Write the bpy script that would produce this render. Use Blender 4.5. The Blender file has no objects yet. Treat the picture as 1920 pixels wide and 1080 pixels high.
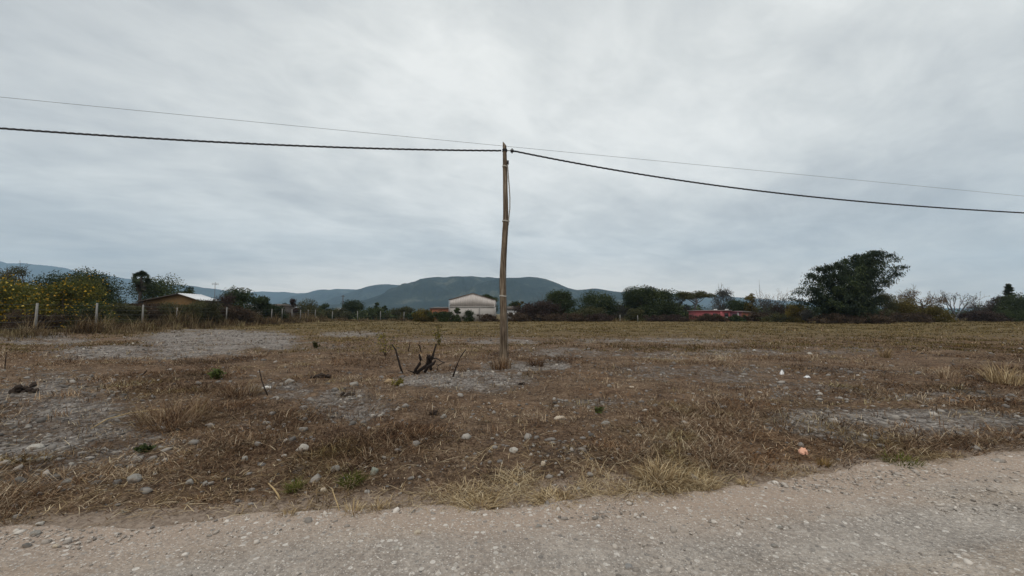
import bpy, math, random
import numpy as np
from mathutils import Vector

# ------------------------------------------------------------------ camera, sky, sun, exposure
S = bpy.context.scene
COL = S.collection
EYE = 1.6
FPX = 1920 * 14.0 / 36.0
PITCH = math.atan(48.0 / FPX)
cam_d = bpy.data.cameras.new('camera')
cam = bpy.data.objects.new('camera', cam_d)
COL.objects.link(cam)
cam_d.sensor_width = 36.0
cam_d.lens = 14.0
cam_d.clip_start = 0.05
cam_d.clip_end = 30000.0
cam.location = (0, 0, EYE)
cam.rotation_euler = (math.pi / 2 + PITCH, 0, 0)
S.camera = cam

SUN_EL, SUN_AZ = math.radians(64), math.radians(-155)     # azimuth from +Y towards +X
world = bpy.data.worlds.new('World')
S.world = world
world.use_nodes = True


class NT:
    """small helper to wire shader nodes"""
    def __init__(self, tree):
        self.t = tree
        tree.nodes.clear()

    def n(self, typ, **kw):
        nd = self.t.nodes.new(typ)
        for k, v in kw.items():
            if k.startswith('i_'):
                key = k[2:]
                key = int(key) if key.isdigit() else key.replace('_', ' ')
                self.set(nd.inputs[key], v)
            else:
                setattr(nd, k, v)
        return nd

    def set(self, sock, v):
        if isinstance(v, bpy.types.NodeSocket):
            self.t.links.new(v, sock)
        else:
            sock.default_value = v

    def math(self, op, a, b=None, c=None, clamp=False):
        nd = self.t.nodes.new('ShaderNodeMath')
        nd.operation = op
        nd.use_clamp = clamp
        for i, v in enumerate((a, b, c)):
            if v is not None:
                self.set(nd.inputs[i], v)
        return nd.outputs[0]

    def noise(self, vec, scale, detail=4, rough=0.5, dist=0.0, dim='3D'):
        nd = self.t.nodes.new('ShaderNodeTexNoise')
        nd.noise_dimensions = dim
        if vec is not None:
            self.set(nd.inputs['Vector'], vec)
        nd.inputs['Scale'].default_value = scale
        nd.inputs['Detail'].default_value = detail
        nd.inputs['Roughness'].default_value = rough
        nd.inputs['Distortion'].default_value = dist
        return nd.outputs['Fac'] if 'Fac' in nd.outputs else nd.outputs[0]

    def voro(self, vec, scale, out='Distance', feature='F1', rnd=1.0):
        nd = self.t.nodes.new('ShaderNodeTexVoronoi')
        nd.feature = feature
        self.set(nd.inputs['Vector'], vec)
        nd.inputs['Scale'].default_value = scale
        nd.inputs['Randomness'].default_value = rnd
        return nd.outputs[out]

    def ramp(self, fac, stops, interp='LINEAR'):
        nd = self.t.nodes.new('ShaderNodeValToRGB')
        cr = nd.color_ramp
        cr.interpolation = interp
        while len(cr.elements) < len(stops):
            cr.elements.new(0.5)
        for e, (p, c) in zip(cr.elements, stops):
            e.position = p
            if not hasattr(c, '__len__'):
                c = (c, c, c)
            e.color = (*c, 1.0)
        self.set(nd.inputs[0], fac)
        return nd.outputs[0]

    def mix(self, fac, a, b, blend='MIX'):
        nd = self.t.nodes.new('ShaderNodeMix')
        nd.data_type = 'RGBA'
        nd.blend_type = blend
        def fix(c):
            return c if isinstance(c, bpy.types.NodeSocket) else (*c, 1.0) if len(c) == 3 else c
        self.set(nd.inputs[0], fac)
        self.set(nd.inputs[6], fix(a))
        self.set(nd.inputs[7], fix(b))
        return nd.outputs[2]

    def attr(self, name, out='Fac'):
        nd = self.t.nodes.new('ShaderNodeAttribute')
        nd.attribute_name = name
        return nd.outputs[out]

    def pos(self):
        return self.t.nodes.new('ShaderNodeNewGeometry').outputs['Position']

    def obj(self):
        return self.t.nodes.new('ShaderNodeTexCoord').outputs['Object']

    def mapping(self, vec, scale=(1, 1, 1), rot=(0, 0, 0), loc=(0, 0, 0)):
        nd = self.t.nodes.new('ShaderNodeMapping')
        self.set(nd.inputs['Vector'], vec)
        nd.inputs['Scale'].default_value = scale
        nd.inputs['Rotation'].default_value = rot
        nd.inputs['Location'].default_value = loc
        return nd.outputs[0]

    def bump(self, height, strength=0.5, dist=0.02):
        nd = self.t.nodes.new('ShaderNodeBump')
        nd.inputs['Strength'].default_value = strength
        nd.inputs['Distance'].default_value = dist
        self.set(nd.inputs['Height'], height)
        return nd.outputs[0]

    def principled(self, color, rough=0.9, normal=None, spec=0.2, metal=0.0):
        p = self.t.nodes.new('ShaderNodeBsdfPrincipled')
        self.set(p.inputs['Base Color'], color if isinstance(color, bpy.types.NodeSocket) else (*color, 1.0))
        self.set(p.inputs['Roughness'], rough)
        p.inputs['Specular IOR Level'].default_value = spec
        p.inputs['Metallic'].default_value = metal
        if normal is not None:
            self.set(p.inputs['Normal'], normal)
        o = self.t.nodes.new('ShaderNodeOutputMaterial')
        self.t.links.new(p.outputs[0], o.inputs[0])
        return p


# --- overcast sky: physical sky behind a closed layer of stratus cloud
w = NT(world.node_tree)
dirv = w.n('ShaderNodeTexCoord').outputs['Generated']
sep = w.n('ShaderNodeSeparateXYZ', i_0=dirv)
zc = w.math('ADD', w.math('MAXIMUM', sep.outputs[2], 0.0), 0.16)
cx = w.math('DIVIDE', sep.outputs[0], zc)
cy = w.math('DIVIDE', sep.outputs[1], zc)
comb = w.n('ShaderNodeCombineXYZ', i_0=cx, i_1=cy, i_2=0.0)
layer = w.mapping(comb.outputs[0], scale=(1.0, 0.8, 1.0), rot=(0, 0, math.radians(-24)), loc=(3.1, 1.7, 0.0))
big = w.noise(layer, 0.55, 3, 0.5, 0.6)
mid = w.noise(w.mapping(layer, scale=(0.9, 1.2, 1.0)), 1.25, 6, 0.55, 0.7)
fine = w.noise(w.mapping(layer, scale=(0.8, 1.3, 1.0), loc=(7, 2, 0)), 3.6, 7, 0.58, 0.6)
tiny = w.noise(w.mapping(layer, scale=(0.8, 1.25, 1.0), loc=(1, 9, 0)), 9.0, 7, 0.6, 0.4)
cl = w.math('ADD', w.math('MULTIPLY', big, 0.38), w.math('ADD', w.math('MULTIPLY', mid, 0.34), w.math('ADD', w.math('MULTIPLY', fine, 0.21), w.math('MULTIPLY', tiny, 0.09))))
low = w.math('MAXIMUM', w.math('SUBTRACT', 1.0, w.math('MULTIPLY', sep.outputs[2], 6.0)), 0.0)
cl = w.math('ADD', cl, w.math('MULTIPLY', low, 0.085))
# thinner cloud round the hidden sun lets more light through
glow = w.n('ShaderNodeVectorMath', operation='DOT_PRODUCT')
w.t.links.new(dirv, glow.inputs[0])
glow.inputs[1].default_value = (0.08, 0.90, 0.42)
gl = w.math('POWER', w.math('MAXIMUM', glow.outputs['Value'], 0.0), 7.0)
cl = w.math('ADD', cl, w.math('MULTIPLY', gl, 0.075))
cloud = w.ramp(cl, [(0.40, (0.475, 0.495, 0.505)), (0.475, (0.59, 0.61, 0.612)), (0.55, (0.71, 0.728, 0.715)), (0.65, (0.88, 0.89, 0.865))])
cloud = w.mix(w.math('MULTIPLY', low, 0.9), cloud, (1.24, 1.10, 0.97), 'MULTIPLY')
nish = w.n('ShaderNodeTexSky')
nish.sky_type = 'NISHITA'
nish.sun_disc = False
nish.sun_elevation = SUN_EL
nish.sun_rotation = SUN_AZ
bg1 = w.n('ShaderNodeBackground', i_0=nish.outputs[0], i_1=0.07)
bg2 = w.n('ShaderNodeBackground', i_0=cloud, i_1=1.12)
mx = w.n('ShaderNodeMixShader', i_0=0.94, i_1=bg1.outputs[0], i_2=bg2.outputs[0])
wo = w.n('ShaderNodeOutputWorld')
w.t.links.new(mx.outputs[0], wo.inputs[0])

sun_d = bpy.data.lights.new('sun', 'SUN')
sun_d.energy = 1.5
sun_d.angle = math.radians(35)
sun_d.color = (1.0, 0.94, 0.85)
sun = bpy.data.objects.new('sun', sun_d)
COL.objects.link(sun)
sdir = Vector((math.sin(SUN_AZ) * math.cos(SUN_EL), math.cos(SUN_AZ) * math.cos(SUN_EL), math.sin(SUN_EL)))
sun.rotation_euler = sdir.to_track_quat('Z', 'Y').to_euler()

S.view_settings.view_transform = 'Standard'
S.view_settings.look = 'None'
S.view_settings.exposure = 0.0
S.view_settings.gamma = 1.0
S.view_settings.use_curve_mapping = False
S.cycles.volume_bounces = 2
S.cycles.max_bounces = 5
S.cycles.diffuse_bounces = 3

# ------------------------------------------------------------------ numeric helpers
rng = np.random.default_rng(7)
CP, SP = math.cos(PITCH), math.sin(PITCH)


def _hash(ix, iy, seed):
    h = (ix.astype(np.int64) * 374761393 + iy.astype(np.int64) * 668265263 + seed * 974711) & 0xFFFFFFFF
    h = ((h ^ (h >> 13)) * 1274126177) & 0xFFFFFFFF
    h = (h ^ (h >> 16)) & 0xFFFFFFFF
    return h / 4294967295.0


def vnoise(x, y, seed=0):
    x = np.asarray(x, float); y = np.asarray(y, float)
    ix = np.floor(x); iy = np.floor(y)
    fx = x - ix; fy = y - iy
    fx = fx * fx * fx * (fx * (fx * 6 - 15) + 10); fy = fy * fy * fy * (fy * (fy * 6 - 15) + 10)
    ix = ix.astype(np.int64); iy = iy.astype(np.int64)
    a = _hash(ix, iy, seed); b = _hash(ix + 1, iy, seed)
    c = _hash(ix, iy + 1, seed); d = _hash(ix + 1, iy + 1, seed)
    return (a * (1 - fx) + b * fx) * (1 - fy) + (c * (1 - fx) + d * fx) * fy


def fbm(x, y, seed=0, octv=4, gain=0.5):
    s = 0.0; amp = 1.0; tot = 0.0
    x = np.asarray(x, float); y = np.asarray(y, float)
    for o in range(octv):
        s = s + amp * vnoise(x, y, seed + o * 17)
        tot += amp
        amp *= gain
        x, y = x * 2.03 + 11.3, y * 2.03 - 5.7
    return s / tot


def smooth(a, b, x):
    t = np.clip((x - a) / (b - a), 0, 1)
    return t * t * (3 - 2 * t)


def ray(u, v):
    a = (u - 960.0) / FPX; b = (540.0 - v) / FPX
    return np.array([a, CP - SP * b, SP + CP * b])


def at(u, v, depth):
    """world point seen at photo pixel (u, v) at distance `depth` along +Y"""
    r = ray(u, v)
    return np.array([r[0], r[1], r[2]]) * (depth / r[1]) + np.array([0, 0, EYE])


def ground_at(u, v):
    r = ray(u, v)
    t = EYE / -r[2]
    p = r * t
    return float(p[0]), float(p[1])


def to_px(x, y, z=0.0):
    dz = z - EYE
    fw = np.maximum(y * CP + dz * SP, 0.05)
    up = -y * SP + dz * CP
    return 960 + FPX * x / fw, 540 - FPX * up / fw


# ------------------------------------------------------------------ terrain description
EDGE_PX = [(0, 992), (250, 980), (480, 962), (700, 954), (960, 944), (1200, 925), (1420, 903), (1650, 876), (1920, 846)]
_e = sorted(ground_at(*p) for p in EDGE_PX)
EX = np.array([p[0] for p in _e]); EY = np.array([p[1] for p in _e])


def road_edge(x):
    x = np.asarray(x, float)
    y = np.interp(x, EX, EY)
    y = np.where(x < EX[0], EY[0] + 0.16 * (x - EX[0]), y)
    y = np.where(x > EX[-1], EY[-1] + 0.2 * (x - EX[-1]), y)
    return y


def fence_x(y):
    return -32.5 - (y - 27.3) * (7.5 / 55.7)


def terrain(x, y):
    x = np.asarray(x, float); y = np.asarray(y, float)
    de = y - road_edge(x)
    lump = 0.20 * (fbm(x / 3.1, y / 3.1, 3, 3) - 0.5) + 0.10 * (fbm(x / 0.55, y / 0.55, 9, 3) - 0.5)
    fld = smooth(0.0, 0.9, de)
    r = np.hypot(x, y)
    far = 1 - smooth(60, 140, r)
    z = fld * (0.035 + lump) * far - 0.05 * (1 - smooth(-0.35, 0.10, de)) * smooth(-9, -7, de)
    berm = smooth(6.0, 0.0, np.abs(x - fence_x(y) + 1.5)) * smooth(16, 26, y) * (1 - smooth(80, 100, y))
    return z + 0.25 * berm


def tz(x, y):
    return float(terrain(np.array([x]), np.array([y]))[0])


# gravel patches: photo-pixel centre and half size, laid out on the ground
GRAVEL = [(405, 640, 175, 24, 1.0), (250, 664, 220, 16, .9), (60, 640, 110, 10, .8), (90, 770, 170, 70, .72), (150, 835, 230, 45, .75),
          (60, 890, 160, 40, .45), (870, 718, 140, 24, .85), (660, 765, 110, 34, .62), (990, 690, 90, 14, .8), (1050, 662, 120, 10, .6),
          (665, 627, 70, 7, .7), (590, 650, 60, 8, .5), (1650, 800, 250, 36, .95), (1250, 640, 170, 7, .7), (1265, 668, 170, 10, .5), (1790, 745, 160, 14, .6),
          (1330, 705, 240, 22, .42), (640, 900, 170, 30, .40), (1130, 760, 120, 16, .4), (1500, 660, 200, 8, .5), (1850, 800, 160, 30, .6),
          (520, 735, 100, 18, .5), (480, 800, 60, 16, .4), (1060, 850, 130, 25, .25), (1520, 735, 200, 20, .4), (560, 820, 60, 20, .35),
          (1600, 700, 160, 9, .35), (820, 640, 120, 6, .5), (940, 640, 90, 7, .6)]


def gravel_mask(x, y):
    x = np.asarray(x, float); y = np.asarray(y, float)
    wx = x + 0.12 * np.maximum(y, 2) * (fbm(x / (0.10 * np.maximum(y, 4)), y / (0.12 * np.maximum(y, 4)), 21, 3) - 0.5)
    wy = y + 0.10 * np.maximum(y, 2) * (fbm(x / 1.3, y / 1.3, 33, 3) - 0.5)
    u, v = to_px(wx, np.maximum(wy, 0.5))
    m = np.zeros_like(x)
    for (cu, cv, du, dv, s) in GRAVEL:
        d = np.sqrt(((u - cu) / du) ** 2 + ((v - cv) / dv) ** 2)
        m = np.maximum(m, s * (1 - smooth(0.55, 1.25, d)))
    m = m * np.where(y > 1.5, 1, 0)
    nz = fbm(x / 0.8, y / 0.8, 41, 4)
    m = np.clip(m * 0.95 + (nz - 0.5) * 1.1 * (0.25 + m), 0, 1)
    return m * (1 - smooth(60, 75, y))


# ------------------------------------------------------------------ object helpers
def mesh_np(name, V, faces, mat=None, parent=None, attrs=None, shade=False):
    """faces: list of (n,k) int arrays"""
    me = bpy.data.meshes.new(name)
    V = np.asarray(V, np.float32)
    me.vertices.add(len(V))
    me.vertices.foreach_set('co', V.ravel())
    loops = np.concatenate([f.ravel() for f in faces]).astype(np.int32)
    counts = np.concatenate([np.full(len(f), f.shape[1]) for f in faces])
    starts = np.concatenate([[0], np.cumsum(counts)[:-1]]).astype(np.int32)
    me.loops.add(len(loops))
    me.loops.foreach_set('vertex_index', loops)
    me.polygons.add(len(counts))
    me.polygons.foreach_set('loop_start', starts)
    me.update(calc_edges=True)
    if shade:
        me.polygons.foreach_set('use_smooth', np.ones(len(counts), bool))
    for an, av in (attrs or {}).items():
        a = me.attributes.new(an, 'FLOAT', 'POINT')
        a.data.foreach_set('value', np.asarray(av, np.float32))
    if mat:
        me.materials.append(mat)
    o = bpy.data.objects.new(name, me)
    COL.objects.link(o)
    if parent:
        o.parent = parent
    return o


class MB:
    """collects vertices and faces of one mesh"""
    def __init__(self):
        self.V = []; self.F = []; self.n = 0; self.T = []

    def add(self, V, F, tint=0.5):
        V = np.asarray(V, float)
        self.V.append(V)
        self.F.extend([np.asarray(f) + self.n for f in (F if isinstance(F, list) else [F])])
        self.T.append(np.full(len(V), tint) if np.isscalar(tint) else np.asarray(tint))
        self.n += len(V)

    def box(self, lo, hi, tint=0.5):
        x0, y0, z0 = lo; x1, y1, z1 = hi
        V = [(x0, y0, z0), (x1, y0, z0), (x1, y1, z0), (x0, y1, z0), (x0, y0, z1), (x1, y0, z1), (x1, y1, z1), (x0, y1, z1)]
        F = np.array([(0, 3, 2, 1), (4, 5, 6, 7), (0, 1, 5, 4), (1, 2, 6, 5), (2, 3, 7, 6), (3, 0, 4, 7)])
        self.add(V, F, tint)

    def tube(self, pts, rad, sides=6, cap=True, tint=0.5):
        P = np.asarray(pts, float); n = len(P)
        R = np.broadcast_to(np.asarray(rad, float), (n,))
        T = np.gradient(P, axis=0)
        T /= np.linalg.norm(T, axis=1)[:, None] + 1e-9
        ref = np.where(np.abs(T[:, 2:3]) > 0.9, np.array([[1.0, 0, 0]]), np.array([[0, 0, 1.0]]))
        A = np.cross(T, ref); A /= np.linalg.norm(A, axis=1)[:, None] + 1e-9
        B = np.cross(T, A)
        an = np.linspace(0, 2 * math.pi, sides, endpoint=False)
        ring = (A[:, None, :] * np.cos(an)[None, :, None] + B[:, None, :] * np.sin(an)[None, :, None]) * R[:, None, None]
        V = (P[:, None, :] + ring).reshape(-1, 3)
        i = np.arange(n - 1)[:, None] * sides; k = np.arange(sides)[None, :]; k2 = (k + 1) % sides
        F = np.stack([i + k, i + k2, i + sides + k2, i + sides + k], -1).reshape(-1, 4)
        fl = [F]
        if cap:
            V = np.vstack([V, P[:1], P[-1:]])
            c0 = n * sides; kk = np.arange(sides); kk2 = (kk + 1) % sides
            fl.append(np.stack([np.full(sides, c0), kk2, kk], -1))
            b = (n - 1) * sides
            fl.append(np.stack([np.full(sides, c0 + 1), b + kk, b + kk2], -1))
        self.add(V, fl, tint)

    def build(self, name, mat, parent=None, shade=False):
        quads = [f for f in self.F if f.shape[1] == 4]; tris = [f for f in self.F if f.shape[1] == 3]
        rest = [f for f in self.F if f.shape[1] not in (3, 4)]
        fl = ([np.concatenate(quads)] if quads else []) + ([np.concatenate(tris)] if tris else []) + rest
        return mesh_np(name, np.concatenate(self.V), fl, mat, parent, {'tint': np.concatenate(self.T)}, shade)


def tag(o, label=None, cat=None, group=None, kind=None):
    if label: o['label'] = label
    if cat: o['category'] = cat
    if group: o['group'] = group
    if kind: o['kind'] = kind
    return o


def empty(name, loc, label=None, cat=None, group=None):
    o = bpy.data.objects.new(name, None)
    COL.objects.link(o)
    o.location = loc
    o.empty_display_size = 0.3
    return tag(o, label, cat, group)


# ------------------------------------------------------------------ materials
def new_mat(name):
    m = bpy.data.materials.new(name)
    m.use_nodes = True
    return m, NT(m.node_tree)


def simple_mat(name, col, rough=0.85, var=0.25, scale=3.0, bump=0.0, spec=0.2, metal=0.0, stretch=(1, 1, 1)):
    m, t = new_mat(name)
    c = t.mapping(t.obj(), scale=stretch)
    nz = t.noise(c, scale, 6, 0.6)
    col_s = t.mix(nz, [x * (1 - var) for x in col], [min(1, x * (1 + var)) for x in col])
    nm = t.bump(t.noise(c, scale * 4, 4, 0.6), bump, 0.02) if bump else None
    t.principled(col_s, rough, nm, spec, metal)
    return m


def leaf_mat(name, c0, c1, c2=None, trans=0.25):
    """tint attribute picks between shades; some light passes through"""
    m, t = new_mat(name)
    tint = t.attr('tint')
    stops = [(0.05, c0), (0.65, c1), (0.97, c2 or c1)]
    col = t.ramp(tint, stops)
    nz = t.noise(t.pos(), 0.9, 3, 0.5)
    col = t.mix(t.math('MULTIPLY', nz, 0.55), col, (0.5, 0.5, 0.5), 'MULTIPLY')
    d = t.n('ShaderNodeBsdfDiffuse', i_0=col)
    tr = t.n('ShaderNodeBsdfTranslucent', i_0=col)
    g = t.n('ShaderNodeBsdfGlossy', i_0=(0.5, 0.5, 0.5, 1), i_1=0.5)
    mx = t.n('ShaderNodeMixShader', i_0=trans, i_1=d.outputs[0], i_2=tr.outputs[0])
    mx2 = t.n('ShaderNodeMixShader', i_0=0.03, i_1=mx.outputs[0], i_2=g.outputs[0])
    o = t.n('ShaderNodeOutputMaterial')
    t.t.links.new(mx2.outputs[0], o.inputs[0])
    return m


M = {}
M['dark'] = leaf_mat('dark_leaves', (0.017, 0.027, 0.012), (0.044, 0.063, 0.024), (0.105, 0.125, 0.042))
M['green'] = leaf_mat('green_leaves', (0.022, 0.034, 0.013), (0.054, 0.074, 0.024), (0.10, 0.12, 0.04))
M['goldgreen'] = leaf_mat('golden_green_leaves', (0.055, 0.066, 0.018), (0.165, 0.165, 0.038), (0.38, 0.29, 0.05))
M['olive'] = leaf_mat('olive_leaves', (0.035, 0.038, 0.018), (0.085, 0.085, 0.035), (0.14, 0.125, 0.05))
M['brown'] = leaf_mat('brown_leaves', (0.035, 0.024, 0.016), (0.085, 0.055, 0.035), (0.14, 0.10, 0.06))
M['maroon'] = leaf_mat('reddish_leaves', (0.028, 0.017, 0.016), (0.065, 0.040, 0.034), (0.085, 0.075, 0.04))
M['grey'] = leaf_mat('grey_leaves', (0.045, 0.042, 0.04), (0.10, 0.095, 0.085), (0.15, 0.145, 0.12))
M['yellowish'] = leaf_mat('yellowing_leaves', (0.05, 0.042, 0.012), (0.135, 0.105, 0.022), (0.22, 0.165, 0.035))
M['orange'] = leaf_mat('orange_leaves', (0.06, 0.04, 0.018), (0.15, 0.09, 0.03), (0.22, 0.15, 0.07))
M['petal'] = leaf_mat('yellow_petals', (0.40, 0.20, 0.01), (0.58, 0.36, 0.02), (0.62, 0.48, 0.10))
M['bamboo'] = leaf_mat('bamboo_leaves', (0.011, 0.019, 0.009), (0.028, 0.045, 0.017), (0.075, 0.098, 0.030))
M['yellowleaf'] = leaf_mat('yellow_green_leaves', (0.10, 0.095, 0.02), (0.22, 0.19, 0.035), (0.36, 0.29, 0.06))
M['lime'] = leaf_mat('fresh_green_leaves', (0.05, 0.07, 0.018), (0.10, 0.13, 0.03), (0.17, 0.19, 0.06))
M['bark'] = simple_mat('bark', (0.085, 0.066, 0.052), 0.95, 0.4, 6, 0.4)
M['bark_pale'] = simple_mat('pale_bark', (0.16, 0.145, 0.13), 0.95, 0.3, 6, 0.3)
M['bark_blue'] = simple_mat('grey_bark', (0.10, 0.10, 0.105), 0.95, 0.3, 6, 0.3)
M['culm'] = simple_mat('bamboo_culm', (0.06, 0.07, 0.03), 0.6, 0.4, 4)
M['char'] = simple_mat('charred_wood', (0.022, 0.016, 0.014), 0.9, 0.5, 30, 0.6)
M['twig'] = simple_mat('dry_twig', (0.10, 0.075, 0.055), 0.9, 0.4, 20)
M['straw'] = simple_mat('straw_stick', (0.38, 0.28, 0.15), 0.85, 0.25, 20)
M['concrete'] = simple_mat('fence_concrete', (0.22, 0.215, 0.205), 0.9, 0.25, 9, 0.3)
M['white'] = simple_mat('white_paint', (0.62, 0.62, 0.62), 0.7, 0.1, 4)
M['tin'] = simple_mat('tin_sheet', (0.66, 0.68, 0.70), 0.45, 0.08, 3, 0, 0.4)
M['tin_dark'] = simple_mat('dark_roof_sheet', (0.10, 0.085, 0.075), 0.7, 0.3, 3)
M['ochre'] = simple_mat('ochre_wall', (0.135, 0.082, 0.036), 0.9, 0.25, 2)
M['barn_low'] = simple_mat('grey_block_wall', (0.385, 0.362, 0.34), 0.9, 0.14, 0.8, 0.2)
M['barn_high'] = simple_mat('pinkish_plank_wall', (0.55, 0.505, 0.48), 0.9, 0.12, 0.7, 0.1, stretch=(2, 1, 0.6))
M['barn_roof'] = simple_mat('rusty_roof_sheet', (0.15, 0.095, 0.065), 0.8, 0.3, 2)
M['pink'] = simple_mat('pink_wall', (0.40, 0.115, 0.125), 0.9, 0.2, 1.4)
M['mauve'] = simple_mat('mauve_wall', (0.29, 0.13, 0.17), 0.9, 0.2, 1.4)
M['brick'] = simple_mat('raw_brick_wall', (0.30, 0.12, 0.075), 0.9, 0.25, 3)
M['dark_open'] = simple_mat('dark_opening', (0.03, 0.028, 0.03), 0.5, 0.3, 2)
M['cable'] = simple_mat('black_cable', (0.018, 0.018, 0.02), 0.55, 0.3, 10, 0, 0.4)
M['wire'] = simple_mat('grey_wire', (0.12, 0.125, 0.13), 0.5, 0.2, 10, 0, 0.4)
M['hose'] = simple_mat('grey_conduit', (0.30, 0.29, 0.27), 0.6, 0.2, 10)
M['steel'] = simple_mat('galvanised_steel', (0.34, 0.36, 0.38), 0.5, 0.15, 8, 0, 0.5, 0.5)
M['tie'] = simple_mat('pale_tie', (0.42, 0.40, 0.36), 0.7, 0.15, 10)
M['clod'] = simple_mat('dark_clod', (0.042, 0.031, 0.025), 1.0, 0.5, 14, 0.8)
M['plastic'] = simple_mat('white_plastic', (0.72, 0.72, 0.72), 0.35, 0.08, 6, 0, 0.5)
M['peach'] = simple_mat('peach_plastic', (0.70, 0.38, 0.26), 0.45, 0.12, 9, 0, 0.4)
M['palm_leaf'] = leaf_mat('palm_leaves', (0.016, 0.024, 0.014), (0.03, 0.042, 0.02), (0.05, 0.062, 0.03), 0.1)
M['palm_dead'] = leaf_mat('dead_palm_leaves', (0.03, 0.026, 0.02), (0.06, 0.052, 0.04), (0.09, 0.08, 0.06), 0.1)

# stones
def stone_mat(name, stops):
    m, t = new_mat(name)
    col = t.ramp(t.attr('tint'), stops)
    nz = t.noise(t.obj(), 14, 6, 0.6)
    col = t.mix(t.math('MULTIPLY', nz, 0.7), col, (0.55, 0.52, 0.5), 'MULTIPLY')
    t.principled(col, 0.9, t.bump(t.noise(t.obj(), 40, 4, 0.6), 0.4, 0.01), 0.2)
    return m
M['gravel'] = stone_mat('gravel_stones', [(0.0, (0.085, 0.078, 0.072)), (0.35, (0.19, 0.176, 0.163)), (0.7, (0.31, 0.288, 0.262)), (0.94, (0.45, 0.415, 0.375)), (1.0, (0.66, 0.62, 0.56))])
M['road_stone'] = stone_mat('road_stones', [(0.0, (0.13, 0.12, 0.11)), (0.25, (0.26, 0.235, 0.21)), (0.6, (0.43, 0.385, 0.34)), (0.85, (0.58, 0.535, 0.48)), (1.0, (0.74, 0.70, 0.65))])

# grass blades: tint along a palette
def grass_mat(name, stops):
    m, t = new_mat(name)
    col = t.ramp(t.attr('tint'), stops)
    hue = (1.0, 1.0, 1.0) if 'straw' in name else t.ramp(t.noise(t.pos(), 0.8, 4, 0.6), [(0.36, (1.0, 0.86, 0.74)), (0.47, (1.0, 1.0, 1.0)), (0.55, (0.94, 0.95, 0.96)), (0.66, (0.92, 1.0, 0.74))])
    col = t.mix(0.9, col, hue, 'MULTIPLY')
    d = t.n('ShaderNodeBsdfDiffuse', i_0=col)
    tr = t.n('ShaderNodeBsdfTranslucent', i_0=col)
    mx = t.n('ShaderNodeMixShader', i_0=0.25, i_1=d.outputs[0], i_2=tr.outputs[0])
    o = t.n('ShaderNodeOutputMaterial')
    t.t.links.new(mx.outputs[0], o.inputs[0])
    return m
M['litter'] = grass_mat('dead_litter', [(0.0, (0.028, 0.019, 0.014)), (0.25, (0.104, 0.062, 0.040)), (0.5, (0.212, 0.136, 0.082)), (0.78, (0.37, 0.28, 0.19)), (1.0, (0.58, 0.48, 0.35))])
M['strawgrass'] = grass_mat('straw_grass', [(0.0, (0.060, 0.040, 0.024)), (0.3, (0.18, 0.122, 0.066)), (0.6, (0.37, 0.272, 0.150)), (0.85, (0.56, 0.44, 0.27)), (1.0, (0.68, 0.57, 0.39))])
M['fieldgrass'] = grass_mat('field_grass', [(0.0, (0.06, 0.045, 0.018)), (0.4, (0.126, 0.094, 0.043)), (0.75, (0.205, 0.155, 0.074)), (1.0, (0.33, 0.25, 0.13))])
M['weed'] = grass_mat('dry_weeds', [(0.0, (0.045, 0.034, 0.023)), (0.4, (0.115, 0.080, 0.050)), (0.75, (0.20, 0.15, 0.085)), (1.0, (0.34, 0.27, 0.17))])
M['weedgreen'] = grass_mat('green_weeds', [(0.0, (0.05, 0.055, 0.015)), (0.5, (0.11, 0.12, 0.03)), (1.0, (0.22, 0.21, 0.06))])

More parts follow.
